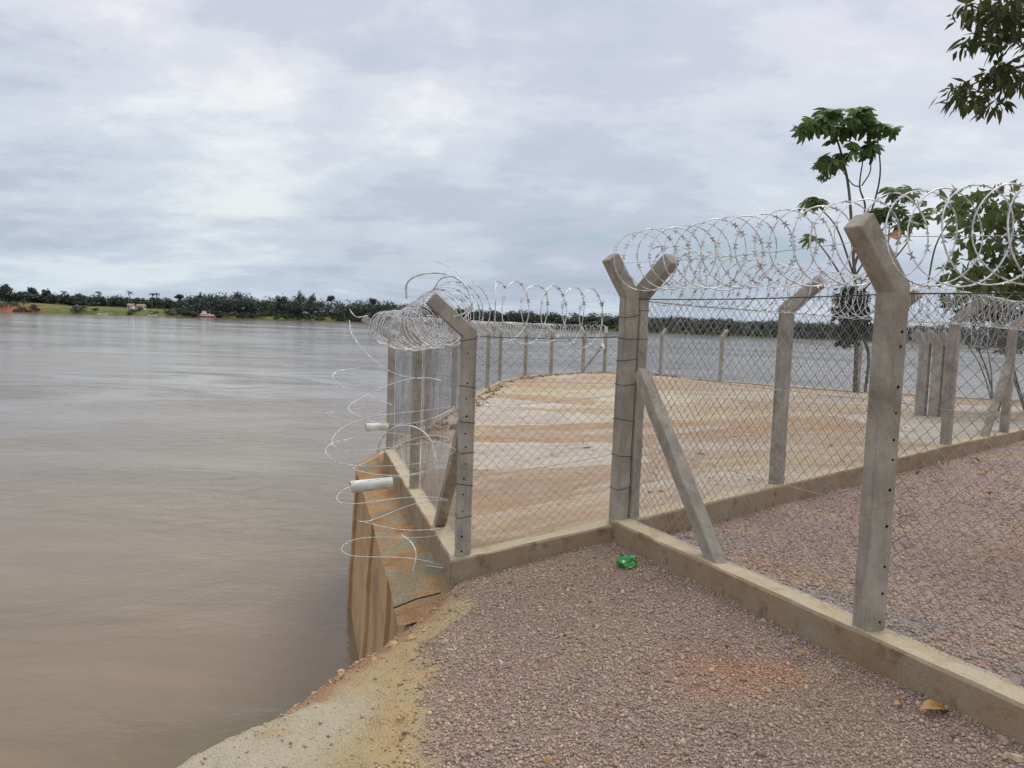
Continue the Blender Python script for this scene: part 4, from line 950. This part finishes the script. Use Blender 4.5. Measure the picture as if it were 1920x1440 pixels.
def leaf_mesh(L=.09, W=.035, curl=.02, n=5):
    m_ = MB(); rows_ = []
    for i in range(n + 1):
        f_ = i / n; w_ = W * math.sin(PI * (.04 + .94 * f_)) ** .8; x = (f_ - .5) * L; z_ = curl * math.sin(PI * f_)
        rows_.append([(x, -w_, z_ + curl * .5), (x, 0, z_), (x, w_, z_ + curl * .5)])
    m_.ring_loft(rows_, False, False, closed=False); me = bpy.data.meshes.new('leaf'); me.from_pydata(m_.v, [], m_.f); me.update(); me.materials.append(M['dry_leaf'])
    me.polygons.foreach_set('use_smooth', [True] * len(me.polygons)); return me
LM = [leaf_mesh(), leaf_mesh(.07, .03, .028), leaf_mesh(.11, .03, .018)]
dd_ = leaf_mesh(.09, .03, .004); dd_.materials[0] = M['dead_leaf']; LM += [dd_, dd_, dd_]
random.seed(5)
def dry_leaf(px, py, zf, s, label, k=0, rz=None):
    p = atz(px, py, zf); z_ = None
    o = link('dry_leaf', LM[k], None)
    o.location = (p.x, p.y, p.z + .012); o.rotation_euler = (random.uniform(-.3, .3), random.uniform(-.3, .3), rz if rz is not None else random.uniform(0, 6)); o.scale = (s, s, s)
    tag(o, label, 'leaf', 'dry leaves on the ground')
dry_leaf(1752, 1340, .045, 1.2, 'yellow dry leaf at the foot of the near kerb, lower right', 2, .2)
dry_leaf(1500, 1230, .05, .7, 'orange dry leaf on the gravel below the nearest post', 0, 1)
dry_leaf(1682, 1330, .03, .55, 'reddish dry leaf scrap left of the yellow leaf by the kerb', 1)
dry_leaf(1030, 1436, .0, .45, 'orange leaf scrap at the bottom edge on the path', 1)
for i, (x, y, lab) in enumerate(((1828, 866, 'brown dry leaf in the yard near the platform kerb'), (1762, 875, 'dark dry leaf in the yard beside the nearest post'), (1842, 888, 'flat brown leaf in the yard at right'), (1905, 912, 'orange leaf in the yard at the right edge'),
                                 (1850, 930, 'yellowish leaf in the yard below the flat brown one'), (1725, 893, 'pale leaf in the yard close to the nearest post'), (1700, 975, 'red leaf scrap in the yard right of the nearest post'))):
    dry_leaf(x, y, .03, 1.2, lab, i % 4)
for i, (x, y, lab, z_) in enumerate(((1100, 842, 'dark dead leaf on the ochre sand left of the double corner', .0), (1085, 890, 'thin dead twig-like leaf on pale sand left of the double corner', .05), (1315, 854, 'dark dead leaf on the sand right of the slanting brace', .05), (1222, 890, 'small dark leaf on the sand between double corner and brace', .1),
                                     (1330, 762, 'dark leaf far out on the banded sand', -.1), (1405, 762, 'dark leaf on the sand left of the single cranked post', -.1), (1620, 795, 'dark leaf on the sand just left of the nearest post', .0))):
    dry_leaf(x, y, z_, 1.25, lab, 3)
# rubble
def chunk(p, s, label, mat='kerb', flat=.6, grp='loose rubble by the near kerb'):
    bm = bmesh.new(); bmesh.ops.create_icosphere(bm, subdivisions=2, radius=s); sd_ = random.uniform(0, 50)
    for v_ in bm.verts:
        v_.co += v_.co.normalized() * mnoise.noise(v_.co / s * 1.1 + Vector((sd_, 0, 0))) * s * .55; v_.co.z *= flat
    me = bpy.data.meshes.new('rubble'); bm.to_mesh(me); bm.free(); o = link('rubble', me, M[mat]); o.location = p; o.rotation_euler = (0, 0, random.uniform(0, 6)); tag(o, label, 'rubble', grp)
for x, y, s, lab in ((1880, 1400, .05, 'larger grey lump of concrete rubble in the lower right corner'), (1905, 1425, .04, 'second grey rubble lump at the very lower right corner'), (1850, 1385, .03, 'small grey rubble lump left of the larger one by the kerb'), (1730, 1325, .022, 'pale flat chip beside the yellow leaf by the kerb'), (1552, 1245, .022, 'pale chip at the kerb foot below the nearest post')):
    p = atz(x, y, .03); chunk(p, s, lab)
for i in range(7):
    x, y = ((700, 1285), (640, 1300), (590, 1318), (735, 1255), (668, 1272), (560, 1335), (770, 1240))[i]; p = atz(x, y, -.42); p.z = float(wedge_z(np.array([p.x]), np.array([p.y]))[0])
    chunk(p, random.uniform(.018, .035), ['reddish clod on the bank crest below the wall end', 'reddish clod at the middle of the bank crest', 'small clod low on the bank crest', 'clod close to the retaining wall foot', 'second reddish clod on the bank crest', 'lowest clod on the bank edge by the water', 'clod beside the hollow at the wall end'][i], 'wall', .7, 'clods on the bank crest')

# ------------------------------------------------------------------ trees
def limb(mb_, a, b_, r0_, r1_, bend=.1, n=6):
    a = Vector(a); b_ = Vector(b_); L = (b_ - a).length; off = Vector((random.uniform(-1, 1), random.uniform(-1, 1), random.uniform(-.3, .6))) * L * bend
    mb_.tube([a.lerp(b_, k / n) + off * math.sin(PI * k / n) for k in range(n + 1)], [r0_ + (r1_ - r0_) * k / n for k in range(n + 1)], 6)
# cecropia with large lobed leaves
def cec_leaf(R, lobes=8, droop=.35):
    m_ = MB(); m_.v.append((0, 0, 0))
    for i in range(lobes):
        a = 2 * PI * (i + .5) / lobes * .92 + .25; rr = R * (1 - .25 * abs(math.cos(a / 2)) * random.uniform(.6, 1))
        d = Vector((math.cos(a), math.sin(a), 0)); s_ = Vector((-d.y, d.x, 0)); o_ = len(m_.v)
        for f_, w_ in ((.35, .15), (.75, .20), (1.0, .06)):
            z_ = -droop * R * f_ ** 2.0
            m_.v.append(tuple(d * rr * f_ + s_ * w_ * R + Vector((0, 0, z_ - .03 * R)))); m_.v.append(tuple(d * rr * f_ + Vector((0, 0, z_)))); m_.v.append(tuple(d * rr * f_ - s_ * w_ * R + Vector((0, 0, z_ - .03 * R))))
        m_.f += [(0, o_ + 1, o_), (0, o_ + 2, o_ + 1)]
        for k in (0, 3): m_.f += [(o_ + k, o_ + k + 1, o_ + k + 4, o_ + k + 3), (o_ + k + 1, o_ + k + 2, o_ + k + 5, o_ + k + 4)]
    me = bpy.data.meshes.new('leaf'); me.from_pydata(m_.v, [], m_.f); me.update(); me.materials.append(M['cecropia']); return me
random.seed(9); CM = [cec_leaf(.33, 8, .35), cec_leaf(.33, 9, .6), cec_leaf(.33, 7, .9)]
tr = thing('cecropia_tree'); TY = 24.0
def tp(px, py, dy=0): return aty(px, py, TY + dy)
mb = MB()
for pts_, r_ in (([(1603, 735), (1606, 640), (1604, 540), (1600, 480), (1592, 360), (1578, 290), (1560, 235)], (.075, .028)), ([(1600, 480), (1622, 395), (1612, 350), (1618, 300)], (.04, .018)),
                 ([(1612, 350), (1598, 345), (1578, 318)], (.022, .015)), ([(1616, 348), (1632, 320), (1630, 285)], (.022, .015)), ([(1602, 500), (1630, 410), (1650, 330), (1645, 255)], (.04, .018)),
                 ([(1602, 520), (1570, 430), (1538, 390)], (.035, .018)), ([(1602, 560), (1560, 490), (1530, 450)], (.03, .018)), ([(1602, 520), (1650, 440), (1688, 372)], (.03, .018)), ([(1603, 545), (1660, 470), (1668, 412)], (.03, .018)),
                 ([(1603, 560), (1690, 470), (1712, 425)], (.03, .018)), ([(1740, 530), (1755, 460), (1788, 400)], (.03, .02))):
    P_ = spline([tp(x, y, .25 * math.sin(x * .05)) for x, y in pts_], 6); n = len(P_); mb.tube(P_, [r_[0] + (r_[1] - r_[0]) * k / (n - 1) for k in range(n)], 6)
mb.build('trunk', M['bark'], tr, smooth=True)
clumps = [(1552, 212, 34, 16), (1530, 232, 34, 18), (1508, 242, 16, 6), (1562, 238, 26, 10), (1550, 258, 14, 4), (1606, 208, 34, 18), (1620, 226, 28, 12), (1604, 240, 18, 5), (1652, 236, 30, 20), (1665, 248, 14, 5), (1560, 296, 30, 16), (1540, 312, 16, 7), (1610, 272, 32, 20), (1584, 288, 20, 8), (1547, 332, 10, 3), (1528, 372, 20, 10), (1527, 440, 20, 8),
          (1690, 352, 30, 14), (1664, 398, 36, 18), (1706, 412, 30, 14), (1790, 378, 34, 18), (1810, 400, 24, 8)]
for cx_, cy_, rr, n in clumps:
    for k in range(int(n * .72)):
        a = random.uniform(0, 2 * PI); q = math.sqrt(random.uniform(0, 1)); dx = math.cos(a) * q * rr * .85; dy = random.uniform(-.45, .45) * rr * .75
        p = tp(cx_ + dx, cy_ + dy + .16 * abs(dx), random.uniform(-.7, .7)); s_ = random.uniform(.7, 1.25) * (.8 if rr < 25 else 1)
        o = link('leaf', random.choice(CM), None, tr); o.location = p; o.scale = (s_, s_, s_); tx = dx / rr
        o.rotation_euler = (random.uniform(-.5, .8), tx * .9 + random.uniform(-.3, .3), random.uniform(0, 2 * PI))
o = link('dry_leaf', LM[1], None, tr); o.location = tp(1668, 452, -.5); o.scale = (7, 8, 9); o.rotation_euler = (1.2, .5, .4); o['label'] = 'curled orange dead leaf'
tag(tr, 'slender tree with big lobed leaves in tiers rising behind the nearest post', 'tree')
# slim tree swathed in dark leaves
def leaf_cloud(n, c, rad, L, W, droop=.5):
    d = RNG.normal(size=(n, 3)); d /= np.linalg.norm(d, axis=1)[:, None]; p = d * RNG.uniform(0, 1, (n, 1)) ** .4 * np.array(rad) + np.array(c)
    t_ = RNG.normal(size=(n, 3)) * .8 + d * .5; t_[:, 2] -= droop; t_ /= np.linalg.norm(t_, axis=1)[:, None]
    s_ = np.cross(t_, RNG.normal(size=(n, 3))); s_ /= np.maximum(np.linalg.norm(s_, axis=1), .05)[:, None]
    l = L * RNG.uniform(.6, 1.3, (n, 1)); w_ = W * RNG.uniform(.7, 1.3, (n, 1)); nn = np.cross(t_, s_) * w_ * .35
    a = p; b_ = p + t_ * l * .45 + s_ * w_ + nn; c_ = p + t_ * l; e_ = p + t_ * l * .45 - s_ * w_ + nn; mid = p + t_ * l * .45
    V_ = np.stack([a, b_, mid, mid, b_, c_, a, mid, e_, mid, c_, e_], 1); return V_.reshape(-1, 3)
tr = thing('vine_tree'); mb = MB(); p0 = aty(1622, 733, 23); mb.tube(spline([aty(1622, 735, 23), aty(1628, 660, 23), aty(1600, 600, 23), aty(1592, 545, 23)], 6), .05, 6); mb.build('trunk', M['bark'], tr)
vv = [leaf_cloud(90, aty(x, y, 23), (.28, .28, .32), .22, .07, .9) for x, y in ((1585, 552), (1608, 556), (1580, 580), (1612, 582), (1592, 605), (1615, 608), (1600, 628), (1582, 625))]
o = tris_obj('foliage', np.concatenate(vv), M['dark_leaf'], tr); o['kind'] = 'stuff'; tag(tr, 'slim tree swathed in dark hanging leaves just left of the nearest post', 'tree')
# canopy at the right edge with bushes under it
tr = thing('bushy_tree'); mb = MB(); CY_ = 15.0; base = Vector((13.5, 15.5, -.1)); random.seed(31)
mb.tube(spline([base, base + Vector((-.2, 0, 1.2)), base + Vector((-.6, -.1, 2.6)), base + Vector((-1.0, 0, 4.2))], 5), [.22 - .006 * k for k in range(16)], 8)
tips = [(1795, 385), (1845, 395), (1890, 380), (1920, 420), (1850, 440), (1905, 470), (1830, 505), (1880, 515), (1930, 530), (1960, 450), (1990, 380), (2040, 470), (1830, 535), (1880, 545), (2080, 400), (2000, 520)]
for x, y in tips: limb(mb, base + Vector((-.5, 0, random.uniform(1.4, 2.8))), aty(x, y + 12, CY_), .05, .012, .12)
mb.build('trunk', M['bark'], tr)
vv = []
for i, (x, y) in enumerate(tips): vv.append(leaf_cloud(62 if x > 1820 else 38, aty(x, y, CY_ + random.uniform(-.5, .8)), (.62, .6, .34), .26, .075, .5))
o = tris_obj('foliage', np.concatenate(vv), M['canopy'], tr); o['kind'] = 'stuff'; tag(tr, 'dense leafy tree reaching in from the right edge behind the near coil', 'tree')
random.seed(8)
for i, (x, y, s_, lab) in enumerate(((1850, 572, 1.0, 'dark bush under the leafy tree behind the dense coil'), (1915, 585, 1.2, 'dark bush at the right edge behind the dense coil'), (1845, 632, .8, 'dark shrub hanging over the water between the right posts'), (1900, 640, .9, 'dark shrub over the water at the right edge'))):
    tr = thing('shrub'); Yb = 24.5 if y > 600 else 17; c = aty(x, y, Yb); mb = MB(); g0 = Vector((c.x + .4, Yb, -.4 if Yb > 20 else -.3))
    for k in range(2): limb(mb, g0, c + Vector((random.uniform(-.7, .7), random.uniform(-.5, .5), random.uniform(-.2, .3))), .03, .01, .1)
    mb.build('stems', M['bark'], tr); o = tris_obj('foliage', leaf_cloud(420, c, (.95 * s_, .7, .42 * s_), .16, .05, .5), M['dark_leaf'], tr); o['kind'] = 'stuff'; tag(tr, lab, 'shrub', 'shrubs at the right edge')
# overhanging tree, top right
tr = thing('overhanging_tree'); random.seed(17); OY = 7.0; base = Vector((6.6, 6.6, 0)); mb = MB()
mb.tube(spline([base - Vector((0, 0, .2)), base + Vector((-.1, 0, 1.6)), base + Vector((-.4, .1, 3.4)), base + Vector((-.6, .2, 5.2))], 5), [.26 - .009 * k for k in range(16)], 8)
ctr = base + Vector((-.4, .1, 3.6))
tw = [((1925, 30), (1840, 18)), ((1925, 30), (1830, 75)), ((1925, 60), (1870, 95)), ((1930, 100), (1862, 140)), ((1930, 110), (1905, 165)), ((1930, 120), (1800, 170)), ((1880, 140), (1825, 195)), ((1880, 150), (1870, 205))]
for (x0, y0), (x1, y1) in tw:
    a = aty(x0, y0, OY); limb(mb, a, aty(x1, y1, OY + random.uniform(-.3, .3)), .014, .004, .08)
for y0 in (30, 60, 110): limb(mb, ctr + Vector((0, 0, (60 - y0) * .01)), aty(1925, y0, OY), .06, .016, .05)
for k in range(7):
    a = 2 * PI * k / 7; limb(mb, base + Vector((-.5, .1, 4.2)), base + Vector((-.5 + 1.8 * math.cos(a), .1 + 1.8 * math.sin(a), 5.6 + .5 * math.sin(3 * a))), .09, .02, .1)
mb.build('trunk', M['bark'], tr)
def lance(L, W):
    m_ = MB(); rows_ = []
    for i in range(5):
        f_ = i / 4; w_ = W * math.sin(PI * (.05 + .92 * f_)); rows_.append([(L * f_, -w_, .3 * w_ - .25 * L * f_ * f_), (L * f_, 0, -.25 * L * f_ * f_), (L * f_, w_, .3 * w_ - .25 * L * f_ * f_)])
    m_.ring_loft(rows_, False, False, closed=False); me = bpy.data.meshes.new('leaf'); me.from_pydata(m_.v, [], m_.f); me.update(); me.materials.append(M['mango']); return me
OM = [lance(.15, .022), lance(.12, .024), lance(.17, .02)]
cl = [(1838, 14, 44, 16, 40), (1872, 42, 40, 26, 50), (1900, 20, 30, 24, 30), (1822, 78, 18, 14, 18), (1865, 76, 18, 14, 12), (1900, 68, 20, 14, 12), (1875, 132, 26, 16, 34), (1905, 146, 22, 16, 30), (1800, 162, 20, 16, 20), (1822, 182, 30, 16, 34), (1868, 196, 18, 12, 12), (1880, 122, 24, 10, 10)]
for x, y, rx, ry, n in cl:
    for k in range(n):
        a = random.uniform(0, 2 * PI); q = math.sqrt(random.uniform(0, 1))
        o = link('leaf', random.choice(OM), None, tr); o.location = aty(x + math.cos(a) * q * rx, y + math.sin(a) * q * ry, OY + random.uniform(-.35, .35)); s_ = random.uniform(.7, 1.15); o.scale = (s_, s_, s_)
        o.rotation_euler = (random.uniform(-.6, .6), random.uniform(.1, 1.3), random.uniform(0, 2 * PI))
vv = [leaf_cloud(330, base + Vector((-.3 + 1.7 * math.cos(a), .1 + 1.7 * math.sin(a), 5.4 + .4 * math.sin(2 * a))), (.8, .8, .5), .16, .03, .5) for a in [2 * PI * k / 9 for k in range(9)]]
vv += [leaf_cloud(260, aty(2060 + 40 * k, 60 + 30 * (k % 3), 6.9), (.5, .6, .4), .16, .03, .6) for k in range(4)]
vv += [leaf_cloud(n, aty(x, y, OY), (rx / FPX * OY, .35, ry / FPX * OY), .13, .02, .6) for x, y, rx, ry, n in cl]
o = tris_obj('foliage', np.concatenate(vv), M['mango'], tr); o['kind'] = 'stuff'; tag(tr, 'tree whose dark leafy branches hang into the top right corner', 'tree')
